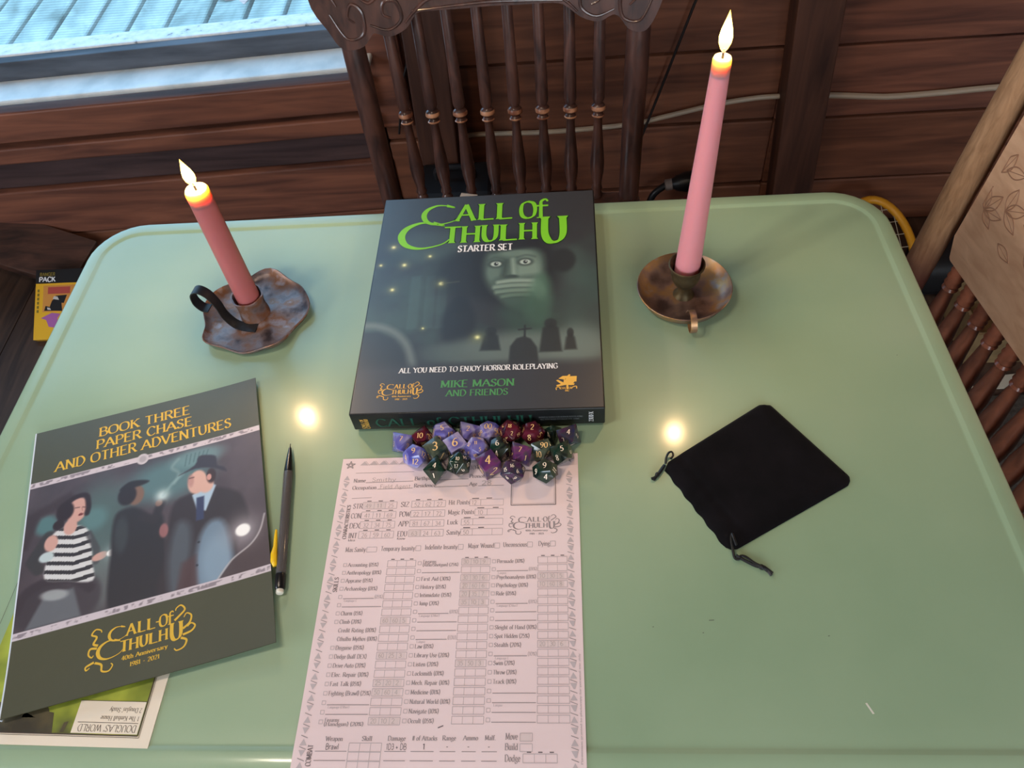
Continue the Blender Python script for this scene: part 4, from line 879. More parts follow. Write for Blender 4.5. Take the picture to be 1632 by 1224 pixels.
DICE = [(8, -0.1639, 0.4098, .55, 'blue', ['7', '2'], 'lilac blue eight-sided die showing 7, leftmost of the dice'),
 (10, -0.1456, 0.4151, 1.9, 'maroon', ['10', '20'], 'maroon ten-sided die showing 10 next to the leftmost lilac die'),
 (12, -0.1263, 0.4184, .3, 'lilac', ['5', '9'], 'round lilac die showing 5 against the box side'),
 (6, -0.1136, 0.4038, .62, 'lilac', ['6', '2', '3'], 'lilac cube die showing 6 on its top'),
 (6, -0.1317, 0.3998, .75, 'pearl', ['3', '1', '5'], 'grey green cube die showing 3 on its top'),
 (12, -0.1501, 0.3941, .1, 'blue', ['12', '9'], 'blue and white round die showing 12 at the left end of the form'),
 (8, -0.1304, 0.3802, .15, 'green', ['4', '1'], 'dark green eight-sided die showing 4, frontmost on the left of the form'),
 (20, -0.1096, 0.3843, .5, 'green', ['17', '10', '6'], 'dark green twenty-sided die showing 17 and 10'),
 (20, -0.0941, 0.4004, .2, 'lilac', ['5', '11', '10'], 'lilac twenty-sided die showing 5 and 11 in the middle of the heap'),
 (8, -0.1027, 0.4190, 1.0, 'lilac', ['2', '8'], 'lilac die half hidden behind the others against the box'),
 (10, -0.0839, 0.4176, .4, 'lilac', ['00', '50'], 'lilac ten-sided die showing 00 beside the box'),
 (20, -0.0641, 0.4180, 1.2, 'maroon', ['2', '18', '4'], 'dark red twenty-sided die showing 2 and 18 beside the box'),
 (12, -0.0438, 0.4166, .6, 'maroon', ['2', '8'], 'very dark red round die in the shade of the box'),
 (10, -0.0728, 0.4001, 2.6, 'green', ['4', '6'], 'green ten-sided die showing 4 behind the purple cube'),
 (6, -0.0828, 0.3842, .6, 'purple', ['4', '2', '6'], 'purple and grey cube die showing 4 on its top'),
 (20, -0.0609, 0.3757, .9, 'smoke', ['6.', '16', '9.'], 'smoky violet twenty-sided die showing 6, frontmost of the dice'),
 (8, -0.0546, 0.3946, 2.5, 'purple', ['7', '1'], 'pinkish purple eight-sided die showing 7 and 1'),
 (10, -0.0361, 0.3987, 1.1, 'pearl', ['10', '90'], 'pale green ten-sided die showing 10 and 90'),
 (4, -0.0267, 0.4191, .5, 'green', ['4', '1'], 'dark green pointed four-sided die behind the pale green one'),
 (8, -0.0176, 0.3946, .2, 'green', ['5', '8'], 'dark green die at the right end behind the rounded green one'),
 (8, -0.0113, 0.4125, 2.2, 'smoke', ['4', '7'], 'dark violet eight-sided die showing 4, farthest right beside the box'),
 (12, -0.0325, 0.3757, .0, 'green', ['9', '4'], 'rounded dark green die showing 9, alone on the right of the form')]
for i, (kd, x, y, yaw, colr, nums, lab) in enumerate(DICE):
    on_paper = (y < .408) and (x > -.2190) and (x < -.002)
    make_die(kd, x, y, yaw, colr, nums, lab, i*3+1, .0009 if on_paper else .0002, m_dnum2 if colr in ('green', 'smoke') else m_dnum)

# ---------------------------------------------------------------- candles and their holders
m_tin = mat('rusty_tin', rough=.4, metal=.35, ramp=[(.3, rgb(62, 54, 58)), (.45, rgb(122, 106, 104)), (.58, rgb(128, 86, 60)), (.68, rgb(148, 136, 138))], nscale=46, detail=5, bump=(.35, .002, 120.))
m_iron = mat('black_iron_strip', rgb(46, 46, 48), rough=.45, metal=.5)
m_brass = mat('tarnished_brass', rough=.36, metal=.45, ramp=[(.3, rgb(82, 62, 54)), (.46, rgb(132, 104, 90)), (.58, rgb(164, 122, 74)), (.68, rgb(150, 142, 142))], nscale=38, detail=5, bump=(.15, .001, 160.))
m_socket = mat('olive_brass_socket', rough=.4, metal=.7, ramp=[(.3, rgb(76, 68, 48)), (.7, rgb(124, 108, 78))], nscale=60)
m_waxL = mat('pink_wax_painted_shade', rgb(178, 100, 100), rough=.42, sss=.3, sss_r=(.02, .006, .004))  # same pink wax, its shaded side painted in as a darker colour
m_waxR = mat('pink_wax', rgb(212, 136, 142), rough=.42, sss=.3, sss_r=(.02, .007, .005))
m_wick = mat('charred_wick', rgb(28, 22, 20), rough=.9)
m_tip = mat('glow_tinted_wax', rgb(244, 196, 128), rough=.3, sss=1., sss_r=(.03, .016, .008))
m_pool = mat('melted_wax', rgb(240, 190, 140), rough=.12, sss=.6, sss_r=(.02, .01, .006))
m_flame = bpy.data.materials.new('candle_flame'); m_flame.use_nodes = True
nt = m_flame.node_tree; nt.nodes.clear(); L = nt.links.new
o_ = nt.nodes.new('ShaderNodeOutputMaterial'); em = nt.nodes.new('ShaderNodeEmission'); cr = nt.nodes.new('ShaderNodeValToRGB'); tc = nt.nodes.new('ShaderNodeTexCoord'); sx = nt.nodes.new('ShaderNodeSeparateXYZ')
L(tc.outputs['Generated'], sx.inputs[0]); L(sx.outputs['Z'], cr.inputs[0]); L(cr.outputs[0], em.inputs[0])
tr_ = nt.nodes.new('ShaderNodeBsdfTransparent'); ad = nt.nodes.new('ShaderNodeAddShader'); L(em.outputs[0], ad.inputs[0]); L(tr_.outputs[0], ad.inputs[1]); L(ad.outputs[0], o_.inputs[0]); em.inputs[1].default_value = 3.6
el = cr.color_ramp.elements; el.new(.3); el.new(.6)
for e, (p_, c_) in zip(el, ((0, (.25, .10, .12, 1)), (.16, (1, .55, .10, 1)), (.5, (1, .76, .22, 1)), (1, (1, .55, .07, 1)))): e.position = p_; e.color = c_

def tip_mat(wax):  # flame glow through the wax is painted as a red-to-yellow ramp
    m = wax.copy(); m.name = 'glow_painted_tip_of_'+wax.name; nt = m.node_tree; b = nt.nodes['Principled BSDF']; L = nt.links.new
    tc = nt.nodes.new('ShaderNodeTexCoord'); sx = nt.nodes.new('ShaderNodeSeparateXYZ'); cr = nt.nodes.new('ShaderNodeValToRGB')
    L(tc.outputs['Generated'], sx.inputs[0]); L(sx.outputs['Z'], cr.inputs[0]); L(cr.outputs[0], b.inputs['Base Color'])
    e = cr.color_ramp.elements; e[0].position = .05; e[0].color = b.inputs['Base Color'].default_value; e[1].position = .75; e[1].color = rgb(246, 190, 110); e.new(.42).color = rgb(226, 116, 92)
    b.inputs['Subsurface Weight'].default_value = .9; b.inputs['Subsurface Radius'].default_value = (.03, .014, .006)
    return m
def candle(base, top, r0, r1, flame_tip, wax, label, tilt_pt=0):
    base = Vector(base); top = Vector(top); ax = (top-base); H = ax.length
    root = empty('taper_candle', base, label, 'candle')
    MB().lathe(base, [(r0*.96, 0), (r0, .004), (r0+(r1-r0)*.5, H*.5), (r1, H-.015)], 36, ax).build('wax', wax, root, smooth=60)
    MB().lathe(base, [(r1, H-.015), (r1, H-.010), (r1, H-.005), (r1*.97, H-.002), (r1*.86, H), (r1*.72, H-.0008), (r1*.2, H-.0022)], 36, ax).build('molten_tip_painted_glow', tip_mat(wax), root, smooth=60)
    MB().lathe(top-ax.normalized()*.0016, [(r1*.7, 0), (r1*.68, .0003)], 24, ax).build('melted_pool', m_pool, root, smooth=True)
    tip = Vector(flame_tip); d = Vector(((tip.x-top.x)*.2, (tip.y-top.y)*.2, .007))
    MB().tube([top-ax.normalized()*.003, top+d*.5, top+d], [.0011, .0011, .0008], 8).build('wick', m_wick, root, smooth=True)
    b0 = top+Vector((0, 0, .0035)); pr = [(0, .12), (.1, .55), (.25, .92), (.38, 1.), (.55, .82), (.72, .52), (.87, .24), (1, .02)]
    R = []
    for t, w in pr:
        c = b0+(tip-b0)*t+Vector((0, 0, 0)); R.append([c+Vector((math.cos(a), math.sin(a), 0))*(.0054*w) for a in [2*math.pi*k/16 for k in range(16)]])
    MB().rings(R).build('flame', m_flame, root, smooth=80)
    ld = bpy.data.lights.new('flame_light', 'POINT'); ld.energy = 1.25; ld.color = (1, .64, .32); ld.shadow_soft_size = .0045
    lo = bpy.data.objects.new('flame_light', ld); col.objects.link(lo); lo.location = Vector((0, 0, T))+b0+(tip-b0)*.5

# left: hammered dish with a strip handle
hl = empty('chamberstick', (-.341, .581, 0), 'dark rusty tin candle holder with wavy rim and curled strip handle on the left', 'candle holder')
def wav(t, r): return 1+(.045*math.sin(2*math.pi*t*5+.7)+.025*math.sin(2*math.pi*t*8+2))*min(1, r/.05)
b = MB(); n = 60; R = []
for r, z in ((.0, .0006), (.05, .0006), (.0545, .0042), (.0572, .0092), (.0562, .0098), (.0535, .0060), (.048, .0036), (.034, .0034), (.02, .0052), (.012, .006), (.0, .006)):
    R.append([(-.341+max(r, .0004)*wav(k/n, r)*math.cos(2*math.pi*k/n), .581+max(r, .0004)*wav(k/n, r)*math.sin(2*math.pi*k/n), z+(.0026*math.sin(2*math.pi*k/n*5+.3)*(r/.057)**2 if z > .003 else 0)) for k in range(n)])
b.rings(R).build('dish', m_tin, hl, smooth=50)
b = MB(); R = []
for r, z in ((.0165, .004), (.0150, .012), (.0150, .024), (.0168, .033), (.0150, .033), (.0132, .026), (.0132, .008)):
    R.append([(-.3415+r*(1+.03*math.cos(6*a))*math.cos(a), .5815+r*(1+.03*math.cos(6*a))*math.sin(a), z) for a in [2*math.pi*k/36 for k in range(36)]])
b.rings(R, True, False, True).build('socket', m_tin, hl, smooth=35)
def ribbon(origin, dirv, prof, hw, th):
    o = Vector(origin); d = Vector(dirv).normalized(); P = catmull(prof, 8); pts = []; nor = []
    for j, (s_, z_) in enumerate(P):
        a = P[max(j-1, 0)]; c = P[min(j+1, len(P)-1)]; t = Vector((c[0]-a[0], c[1]-a[1])).normalized()
        pts.append(o+d*s_+Vector((0, 0, z_))); nor.append(d*(-t.y)+Vector((0, 0, t.x)))
    return MB().strip(pts, nor, hw, th, d.cross(Vector((0, 0, 1))))
ribbon((-.335, .560, .004), (-.985, .17, 0), [(0, .0012), (.012, .0012), (.023, .005), (.030, .018), (.032, .034), (.037, .048), (.046, .054), (.054, .049), (.056, .036), (.051, .027), (.044, .026)], .0055, .0012).build('handle', m_iron, hl, smooth=50)
candle((-.341, .5815, .0105), (-.3405, .5825, .172), .0122, .0112, (-.3425, .583, .2045), m_waxL, 'short pink candle, painted darker for shade, burning in the rusty tin holder')

# right: saucer with a turned socket and ring handle
hr = empty('chamberstick', (.109, .587, 0), 'tarnished brass candle saucer with turned socket and small ring handle on the right', 'candle holder')
MB().lathe((.109, .587, 0), [(.0005, .0004), (.036, .0004), (.0435, .006), (.0478, .0155), (.0470, .0162), (.0420, .0085), (.035, .0036), (.02, .0030), (.0005, .0034)], 56).build('saucer', m_brass, hr, smooth=50)
MB().lathe((.109, .587, 0), [(.011, .003), (.0085, .0065), (.0062, .012), (.0068, .016), (.0112, .021), (.0142, .028), (.0148, .035), (.0142, .040), (.0178, .0445), (.0180, .0458), (.0168, .0462), (.0138, .041), (.0134, .026)], 40, cap1=True).build('socket', m_socket, hr, smooth=50)
ribbon((.1105, .554, .003), (.06, -1, 0), [(0, .0085), (.006, .018), (.014, .024), (.022, .023), (.0275, .016), (.026, .008), (.019, .003), (.012, .0045)], .0031, .0012).build('ring_handle', m_brass, hr, smooth=50)
candle((.1095, .5875, .027), (.1205, .602, .2590), .0126, .0078, (.1220, .6035, .2965), m_waxR, 'tall pink taper candle burning in the brass saucer')

# ---------------------------------------------------------------- pencil
m_barrel = mat('smoky_clear_plastic', rgb(120, 116, 116), rough=.12, trans=.55, ior=1.3, spec=.5)
m_lead = mat('inner_lead_tube', rgb(96, 82, 74), rough=.4)
m_blackp = mat('black_plastic', rgb(22, 22, 24), rough=.25)
m_clip = mat('yellow_plastic', rgb(230, 186, 24), rough=.3)
m_eras = mat('white_eraser', rgb(222, 216, 200), rough=.7)
pn = empty('mechanical_pencil', (-.262, .34, 0), 'grey translucent mechanical pencil with yellow clip lying right of the olive booklet', 'pencil')
A = Vector((-.2716, .4145, .0046)); B_ = Vector((-.2527, .2672, .0048)); ax = (B_-A)
MB().lathe(A, [(.0004, 0), (.0005, .004), (.0012, .0045), (.0026, .014), (.0040, .028), (.0041, .031)], 20, ax).build('tip', m_blackp, pn, smooth=30)
MB().lathe(A+ax.normalized()*.030, [(.0038, 0), (.0043, .003), (.0043, .100), (.0041, .103)], 20, ax).build('barrel', m_barrel, pn, smooth=30)
MB().lathe(A+ax.normalized()*.030, [(.0018, .001), (.0018, .1)], 12, ax).build('lead_tube', m_lead, pn, smooth=30)
MB().lathe(A+ax.normalized()*.131, [(.0040, 0), (.0046, .001), (.0044, .013), (.0036, .0145)], 20, ax).build('end_cap', m_blackp, pn, smooth=30)
MB().lathe(A+ax.normalized()*.1452, [(.0032, 0), (.0032, .003), (.0026, .0038)], 16, ax).build('eraser', m_eras, pn, smooth=30)
sd = Vector((-ax.y, ax.x, 0)).normalized()*-1
cb = lambda s_, off, z_: A+ax.normalized()*s_+sd*off+Vector((0, 0, z_))
MB().tube([cb(.124, .005, .001), cb(.120, .0062, .002), cb(.113, .0066, .002), cb(.106, .0060, .002), cb(.098, .0062, .002), cb(.090, .0064, .002)], [.0022, .0030, .0029, .0018, .0016, .0010], 10).build('clip', m_clip, pn, smooth=True)

# ---------------------------------------------------------------- velvet pouch
m_velvet = mat('black_velvet', rough=.9, spec=.1, ramp=[(.35, rgb(11, 9, 11)), (.65, rgb(18, 15, 18))], nscale=40, sheen=.03, bump=(.5, .002, 70.))
m_cord = mat('black_satin_cord', rgb(24, 24, 26), rough=.4)
pc = empty('drawstring_pouch', (.149, .375, 0), 'black velvet drawstring pouch lying flat on the right of the table', 'pouch')
CA, CB, CC, CD = [Vector((a, c, 0)) for a, c in ((.1708, .4512), (.2320, .3640), (.1180, .2992), (.0698, .3838))]
N = 36; b = MB(); rr = random.Random(3)
def pouch_pt(u, v, top):
    p = CA*(1-u)*(1-v)+CB*(1-u)*v+CC*u*v+CD*u*(1-v)          # u: 0 closed end .. 1 mouth; v along
    e = min(u, 1-u, v, 1-v)
    cen = (CA+CB+CC+CD)/4
    cr = max(0, 1-math.hypot(min(u, 1-u), min(v, 1-v))/.06); p = p+(cen-p)*.05*cr
    wave = .0006*math.sin(v*38)*max(0, (u-.8)/.2)+.0009*math.sin(u*11+1)*(v < .04)
    p = p+(CD-CA).normalized()*wave
    zt = .0008+.0052*min(1, (e/.13))**.55+.0007*math.sin(u*9+v*5)*min(1, e*8)+(.0009*math.sin(v*46+u*6)*max(0, 1-abs(u-.9)/.09))-.0014*max(0, 1-abs(u-.86)/.02)*min(1, e*20)
    return (p.x, p.y, zt if top else .0003)
for t in (True, False):
    for i in range(N+1):
        for j in range(N+1): b.v.append(pouch_pt(i/N, j/N, t))
def pi_(t, i, j): return (0 if t else (N+1)**2)+i*(N+1)+j
for i in range(N):
    for j in range(N):
        b.f.append((pi_(1, i, j), pi_(1, i, j+1), pi_(1, i+1, j+1), pi_(1, i+1, j))); b.f.append((pi_(0, i, j), pi_(0, i+1, j), pi_(0, i+1, j+1), pi_(0, i, j+1)))
for k in range(N):
    for (i0, j0, i1, j1) in ((0, k, 0, k+1), (N, k, N, k+1), (k, 0, k+1, 0), (k, N, k+1, N)): b.f.append((pi_(1, i0, j0), pi_(1, i1, j1), pi_(0, i1, j1), pi_(0, i0, j0)))
b.build('bag', m_velvet, pc, smooth=60)
MB().tube(catmull([(.1235, .3045, .0056), (.1222, .3075, .0082), (.1212, .3135, .0074), (.1200, .3085, .0064), (.1205, .3000, .0040), (.1215, .2945, .0022), (.1245, .2935, .0022), (.1262, .2960, .0024), (.1300, .2955, .0024), (.1360, .2905, .0022), (.1405, .2875, .0026), (.1440, .2862, .0024), (.1495, .2812, .0018)], 7), .00135, 8, .8).build('cord', m_cord, pc, smooth=True)
MB().tube(catmull([(.1225, .2965, .0030), (.1290, .2925, .0018), (.1365, .2880, .0016), (.1420, .2858, .0026), (.1460, .2830, .0016), (.1482, .2795, .0016)], 7), .0013, 8, .8).build('cord', m_cord, pc, smooth=True)
MB().lathe((.1392, .2875, .0024), [(.0004, 0), (.0020, .001), (.0024, .0025), (.0020, .004), (.0004, .005)], 12, (.8, -.45, 0)).build('knot', m_cord, pc, smooth=True)
MB().tube(catmull([(.0735, .3850, .0030), (.0745, .3905, .0040), (.0772, .3950, .0050), (.0800, .3955, .0048), (.0805, .3920, .0044), (.0780, .3890, .0042)], 7), .0011, 8, .8).build('cord', m_cord, pc, smooth=True)
MB().tube(catmull([(.0725, .3835, .0030), (.0690, .3790, .0024), (.0660, .3745, .0020), (.0630, .3715, .0020), (.0600, .3705, .0016)], 7), .0015, 8, .8).build('cord', m_cord, pc, smooth=True)
MB().tube(catmull([(.0720, .3825, .0026), (.0685, .3770, .0020), (.0645, .3725, .0018), (.0620, .3690, .0014)], 7), .0013, 8, .8).build('cord', m_cord, pc, smooth=True)
MB().lathe((.0668, .3762, .0022), [(.0004, 0), (.0020, .001), (.0022, .0025), (.0016, .004), (.0004, .0045)], 12, (-.55, -.8, 0)).build('knot', m_cord, pc, smooth=True)

# ---------------------------------------------------------------- press-back chair behind the table
ch = empty('spindle_chair', (-.11, 1.0, FL), 'dark carved press-back chair with turned spindles standing behind the table', 'chair')
SZ = -.31
def backp(u, z, dy=0.):
    """point on the chair back: u 0..1 from left to right post, z height"""
    t = (z-(-.30))/.27
    xl = -.316-.016*t; xr = .094+.011*t
    return Vector((xl+(xr-xl)*u, 1.115+.06*t+dy, z))
for u in (0, 1):
    P = [backp(u, z) for z in (SZ-.02, -.2, -.1, -.02, .06)]
    MB().tube(P, [.0165, .0175, .0185, .0180, .0165], 16).build('post', m_chair, ch, smooth=True)
def spindle_prof():
    return [(.0062, 0), (.0085, .004), (.0100, .010), (.0070, .016), (.0096, .021), (.0072, .028), (.0110, .050), (.0116, .066), (.0072, .120), (.0066, .135), (.0098, .139), (.0070, .1435), (.0112, .149), (.0108, .155), (.0072, .158), (.0100, .166), (.0096, .20), (.0086, .25), (.0082, .326)]
for i in range(8):
    u = .135+i*.1045
    a = backp(u, -.305-.014*u); c = backp(u, .026); ax = c-a
    sp = MB().lathe(a, [(r, h*(ax.length/.326)) for r, h in spindle_prof()], 14, ax).build('spindle', m_chair, ch, smooth=50)
    hl_ = ax.length/.326; dirn = ax.normalized(); b0 = a+dirn*.1465*hl_
    MB().lathe(b0, [(.0095, 0), (.0118, .002), (.0122, .005), (.0112, .008)], 14, ax).build('worn_bead', m_chair_worn, sp, smooth=40)
    MB().lathe(a+dirn*.137*hl_, [(.0085, 0), (.0104, .002), (.0085, .004)], 14, ax).build('worn_bead', m_chair_worn, sp, smooth=40)
# carved top rail: deep ears at the posts, scalloped lower edge
low = [(-.10, .06), (-.095, .01), (-.06, -.022), (-.035, -.045), (.0, -.052), (.05, -.048), (.085, -.034), (.10, -.030), (.15, -.036), (.21, -.026), (.255, -.006), (.31, -.004), (.4, -.004), (.5, -.003), (.6, -.004), (.69, -.004), (.745, -.008), (.80, -.026), (.86, -.034), (.905, -.026), (.93, -.030), (.96, -.046), (1.0, -.052), (1.03, -.046), (1.06, -.02), (1.085, .02), (1.09, .06)]
top_ = [(1.09, .10), (1.0, .14), (.8, .155), (.5, .17), (.2, .155), (0, .14), (-.10, .10)]
low = [(u, z+.014) for u, z in low]
pl = catmull(low, 3)+top_
b = MB()
F_ = [backp(u, z, -.021) for u, z in pl]; K_ = [backp(u, z, .013) for u, z in pl]; n = len(pl); b.v = [tuple(p) for p in F_+K_]
b.f = [tuple(range(n)), tuple(range(2*n-1, n-1, -1))]+[(k, n+k, n+(k+1) % n, (k+1) % n) for k in range(n)]
rail = b.build('top_rail', m_chair, ch, smooth=30)
def carve(pts, r=.0032):
    P = catmull(pts, 6); Q_ = [backp(u, z+.014, -.0212) for u, z in P]
    return MB().tube(Q_, [r*(1-.5*abs(2*k/(len(Q_)-1)-1)) for k in range(len(Q_))], 8)
for base_u, sg in ((.02, 1), (.98, -1)):
    for k, pts in enumerate(([(-.06, .0), (-.02, -.035), (.04, -.030), (.05, .0), (.02, .012), (.0, -.004), (.02, -.014)], [(.07, -.018), (.13, -.026), (.18, -.012), (.17, .012), (.13, .012), (.12, -.004), (.145, -.01)], [(.19, -.018), (.23, -.002), (.28, .012), (.34, .012)], [(-.08, .05), (-.05, .03), (-.03, .01)], [(.03, .03), (.08, .012), (.12, .03), (.10, .05)], [(.2, .02), (.25, .03), (.22, .05)])):
        carve([(base_u+sg*u, z) for u, z in pts]).build('carving', m_chair, rail, smooth=True)
carve([(.24, -.002), (.4, .0015), (.5, .003), (.6, .0015), (.76, -.002)], .003).build('carving', m_chair, rail, smooth=True)
MB().prism([(-.33, 1.12), (-.345, .98), (-.32, .77), (-.11, .745), (.10, .77), (.125, .98), (.11, 1.12), (-.11, 1.135)], SZ-.03, SZ).build('seat', m_chair, ch, smooth=30, bevel=.006)
for (x, y, dx, dy) in ((-.29, .80, -.02, -.02), (.07, .80, .02, -.02), (-.29, 1.09, -.02, .05), (.07, 1.09, .02, .05)):
    MB().tube([(x+dx, y+dy, FL), (x+dx*.5, y+dy*.5, FL+.2), (x, y, SZ-.03)], [.013, .018, .016], 12).build('leg', m_chair, ch, smooth=True)
MB().tube([(-.30, .795, FL+.18), (.08, .795, FL+.18)], .009, 10).build('stretcher', m_chair, ch, smooth=True)
m_card = mat('white_card', rgb(196, 188, 182), rough=.7)
for (cx, cy, rot_, tilt, lab) in ((-.186, 1.095, .2, .3, 'left of two white card scraps showing between spindles on the chair seat'), (-.155, 1.075, -.5, .9, 'right of two white card scraps, pointed, on the seat of the dark chair')):
    c, s_ = math.cos(rot_), math.sin(rot_); b = MB(); pts = [(-.02, 0), (.02, 0), (.022, .03), (-.005, .042)]
    f0 = [(cx+u*c, cy+u*s_+v*.25, SZ+.0015+v*.62) for u, v in pts]; f1 = [(p[0]+.0006*s_, p[1]-.0006*c-.0008, p[2]) for p in f0]
    b.hexa(f0+f1); b.build('card_scrap', m_card, label=lab, cat='card')

# ---------------------------------------------------------------- pale chair on the right
cr_ = empty('spindle_chair', (.5, .56, FL), 'worn pale wooden chair with carved back panel standing at the right end of the table', 'chair')
W_ = Vector((math.sin(.2), -math.cos(.2), 0)); O_ = Vector((.480, .782, 0)); NB = Vector((math.cos(.2), math.sin(.2), 0))   # along the back, away from the table
def cp(s_, z, off=0.): return O_+W_*s_+NB*(off+.10*(z+.15))+Vector((0, 0, z))
for s_ in (-.030, .44):
    MB().tube([cp(s_, z, -.01) for z in (-.35, -.22, -.158, -.05, .1, .25, .36)], [.0186, .0191, .0190, .0188, .0170, .0155, .0140], 18).build('post', m_post, cr_, smooth=True)
pn_ = [(-.002, -.120), (.010, -.150), (.20, -.152), (.398, -.150), (.41, -.12), (.41, .20), (.36, .24), (.20, .25), (.05, .24), (-.002, .20)]
n = len(pn_); b = MB(); b.v = [tuple(cp(s_, z, -.012)) for s_, z in pn_]+[tuple(cp(s_, z, .008)) for s_, z in pn_]
b.f = [tuple(range(n)), tuple(range(2*n-1, n-1, -1))]+[(k, n+k, n+(k+1) % n, (k+1) % n) for k in range(n)]
bp_ = b.build('back_panel', m_panel, cr_, smooth=30, bevel=.004)
def leaf(u0, z0, ang, ln, wd):
    c, n_ = math.cos(ang), math.sin(ang)
    for sg in (1, -1, 0):
        pts = [(u0+c*ln*t-n_*sg*wd*math.sin(math.pi*t)*(1-.3*t), z0+n_*ln*t+c*sg*wd*math.sin(math.pi*t)*(1-.3*t)) for t in (0, .25, .5, .75, 1)]
        P = [cp(max(.014, min(.396, u)), z, -.0119) for u, z in catmull(pts, 4)]
        MB().tube(P, .0008 if sg else .0005, 5).build('carving', m_carve, bp_, smooth=True)
for (u0, z0, ang, ln, wd) in ((.05, .02, 1.9, .05, .010), (.05, .02, 1.1, .055, .011), (.05, .02, .3, .05, .010), (.05, .02, -.5, .04, .008), (.10, .05, 1.5, .05, .011), (.10, .05, .6, .055, .011), (.10, .05, -.4, .05, .010), (.04, .09, 1.3, .05, .010), (.05, .10, .4, .05, .010), (.16, .08, 1.2, .05, .010), (.16, .06, .1, .05, .010), (.13, .0, -.2, .045, .009), (.09, .13, .9, .05, .010), (.21, .10, .6, .05, .01), (.2, .03, -.5, .05, .01)):
    leaf(u0*.55-.008, z0*.7-.075, ang, ln*.62, wd*.8)
for i in range(12):
    s_ = .026+i*.0325
    a = cp(s_, -.335, 0); c = cp(s_, -.148, 0); ax = c-a; k = ax.length/.19
    MB().lathe(a, [(r_, h_*k) for r_, h_ in ((.007, 0), (.0100, .02), (.0130, .055), (.0134, .08), (.0095, .125), (.0080, .146), (.0105, .150), (.0085, .154), (.0110, .159), (.0088, .164), (.0112, .169), (.0090, .174), (.0108, .180), (.008, .19))], 14, ax).build('spindle', m_spin, cr_, smooth=50)
MB().prism([tuple((O_+W_*s_+NB*o_)[:2]) for s_, o_ in ((-.03, .01), (.44, .01), (.45, -.20), (.42, -.30), (-.01, -.30), (-.04, -.20))], -.36, -.33).build('seat', m_panel, cr_, smooth=30, bevel=.006)
for s_, o_ in ((0, -.01), (.41, -.01), (.02, -.27), (.39, -.27)):
    p = O_+W_*s_+NB*o_; MB().tube([(p.x, p.y, FL), (p.x, p.y, FL+.2), (p.x, p.y, -.36)], [.013, .018, .016], 12).build('leg', m_chairr, cr_, smooth=True)

# ---------------------------------------------------------------- cables on the wall
m_cable = mat('off_white_cable', rgb(176, 160, 140), rough=.5)
m_wire = mat('thin_dark_wire', rgb(30, 26, 26), rough=.5)
YW = 1.492
MB().tube(catmull([(-.25, YW, -.47), (-.217, YW, -.449), (-.05, YW, -.452), (.118, YW, -.445), (.196, YW, -.430), (.297, YW, -.408), (.375, YW, -.398), (.43, YW, -.397)], 6), .0052, 8).build('wall_cable', m_cable, smooth=True, label='off-white cable along the wall boards behind the dark chair', cat='cable')
MB().tube(catmull([(.47, YW, -.405), (.51, YW, -.4004), (.60, YW, -.409), (.65, YW, -.4127), (.75, YW, -.410), (.855, YW, -.405), (1.1, YW, -.40), (1.99, YW, -.38)], 6), .0062, 8).build('wall_cable', m_cable, smooth=True, label='off-white cable along the wall right of the tall candle', cat='cable')
MB().tube([(.30, 1.478, .02), (.2323, 1.484, -.1856), (.19, 1.484, -.33), (.15, 1.48, -.46), (.13, 1.475, -.52)], .0026, 6).build('thin_wire', m_wire, smooth=True, label='thin black wire hanging slanted down the back wall beside the chair post', cat='wire')
MB().tube([(-.285, 1.47, -.18), (-.335, 1.47, -.30), (-.365, 1.47, -.42)], .0024, 6).build('thin_wire', m_wire, smooth=True, label='short dark wire slanting on the wall near the white window sill', cat='wire')
m_blk = mat('black_rubber', rgb(16, 17, 20), rough=.35)
m_grey = mat('grey_collar', rgb(128, 116, 110), rough=.5)
m_red = mat('red_plastic', rgb(150, 34, 52), rough=.4)
hs = empty('power_cord', (.17, 1.44, FL), 'black cord with a grey collar plugged in at the back wall', 'cord')
MB().tube(catmull([(.163, 1.42, FL+.006), (.163, 1.435, -.72), (.163, 1.44, -.65), (.175, 1.445, -.60), (.205, 1.45, -.575)], 6), .0075, 10).build('cable', m_blk, hs, smooth=True)
MB().lathe((.200, 1.45, -.577), [(.009, 0), (.0125, .002), (.0125, .016), (.009, .018)], 16, (1, 0, .15)).build('collar', m_grey, hs, smooth=40)
MB().lathe((.216, 1.45, -.574), [(.011, 0), (.017, .01), (.022, .03), (.024, .06), (.012, .07)], 16, (1, 0, .1)).build('plug', m_blk, hs, smooth=40)
rb = empty('red_bottle', (.255, 1.372, FL), 'red bottle on the floor against the wall behind the pink candle', 'bottle')
MB().lathe((.255, 1.372, FL), [(.034, 0), (.038, .012), (.038, .16), (.030, .195), (.015, .215), (.014, .232)], 20).build('body', m_red, rb, smooth=40)
MB().lathe((.255, 1.372, FL+.228), [(.014, 0), (.0145, .002), (.0145, .018), (.012, .02)], 16).build('cap', m_grey, rb, smooth=40)
m_case = mat('black_case', rgb(18, 18, 22), rough=.6)
cs_ = empty('black_case', (-.25, 1.36, FL), 'black case standing on the floor behind the spindles of the dark chair', 'case')
MB().box(-.32, -.165, 1.31, 1.42, FL, -.46).build('body', m_case, cs_, bevel=.01)
MB().tube(catmull([(-.28, 1.365, -.463), (-.275, 1.365, -.435), (-.21, 1.365, -.435), (-.205, 1.365, -.463)], 6), .006, 8).build('handle', m_case, cs_, smooth=True)

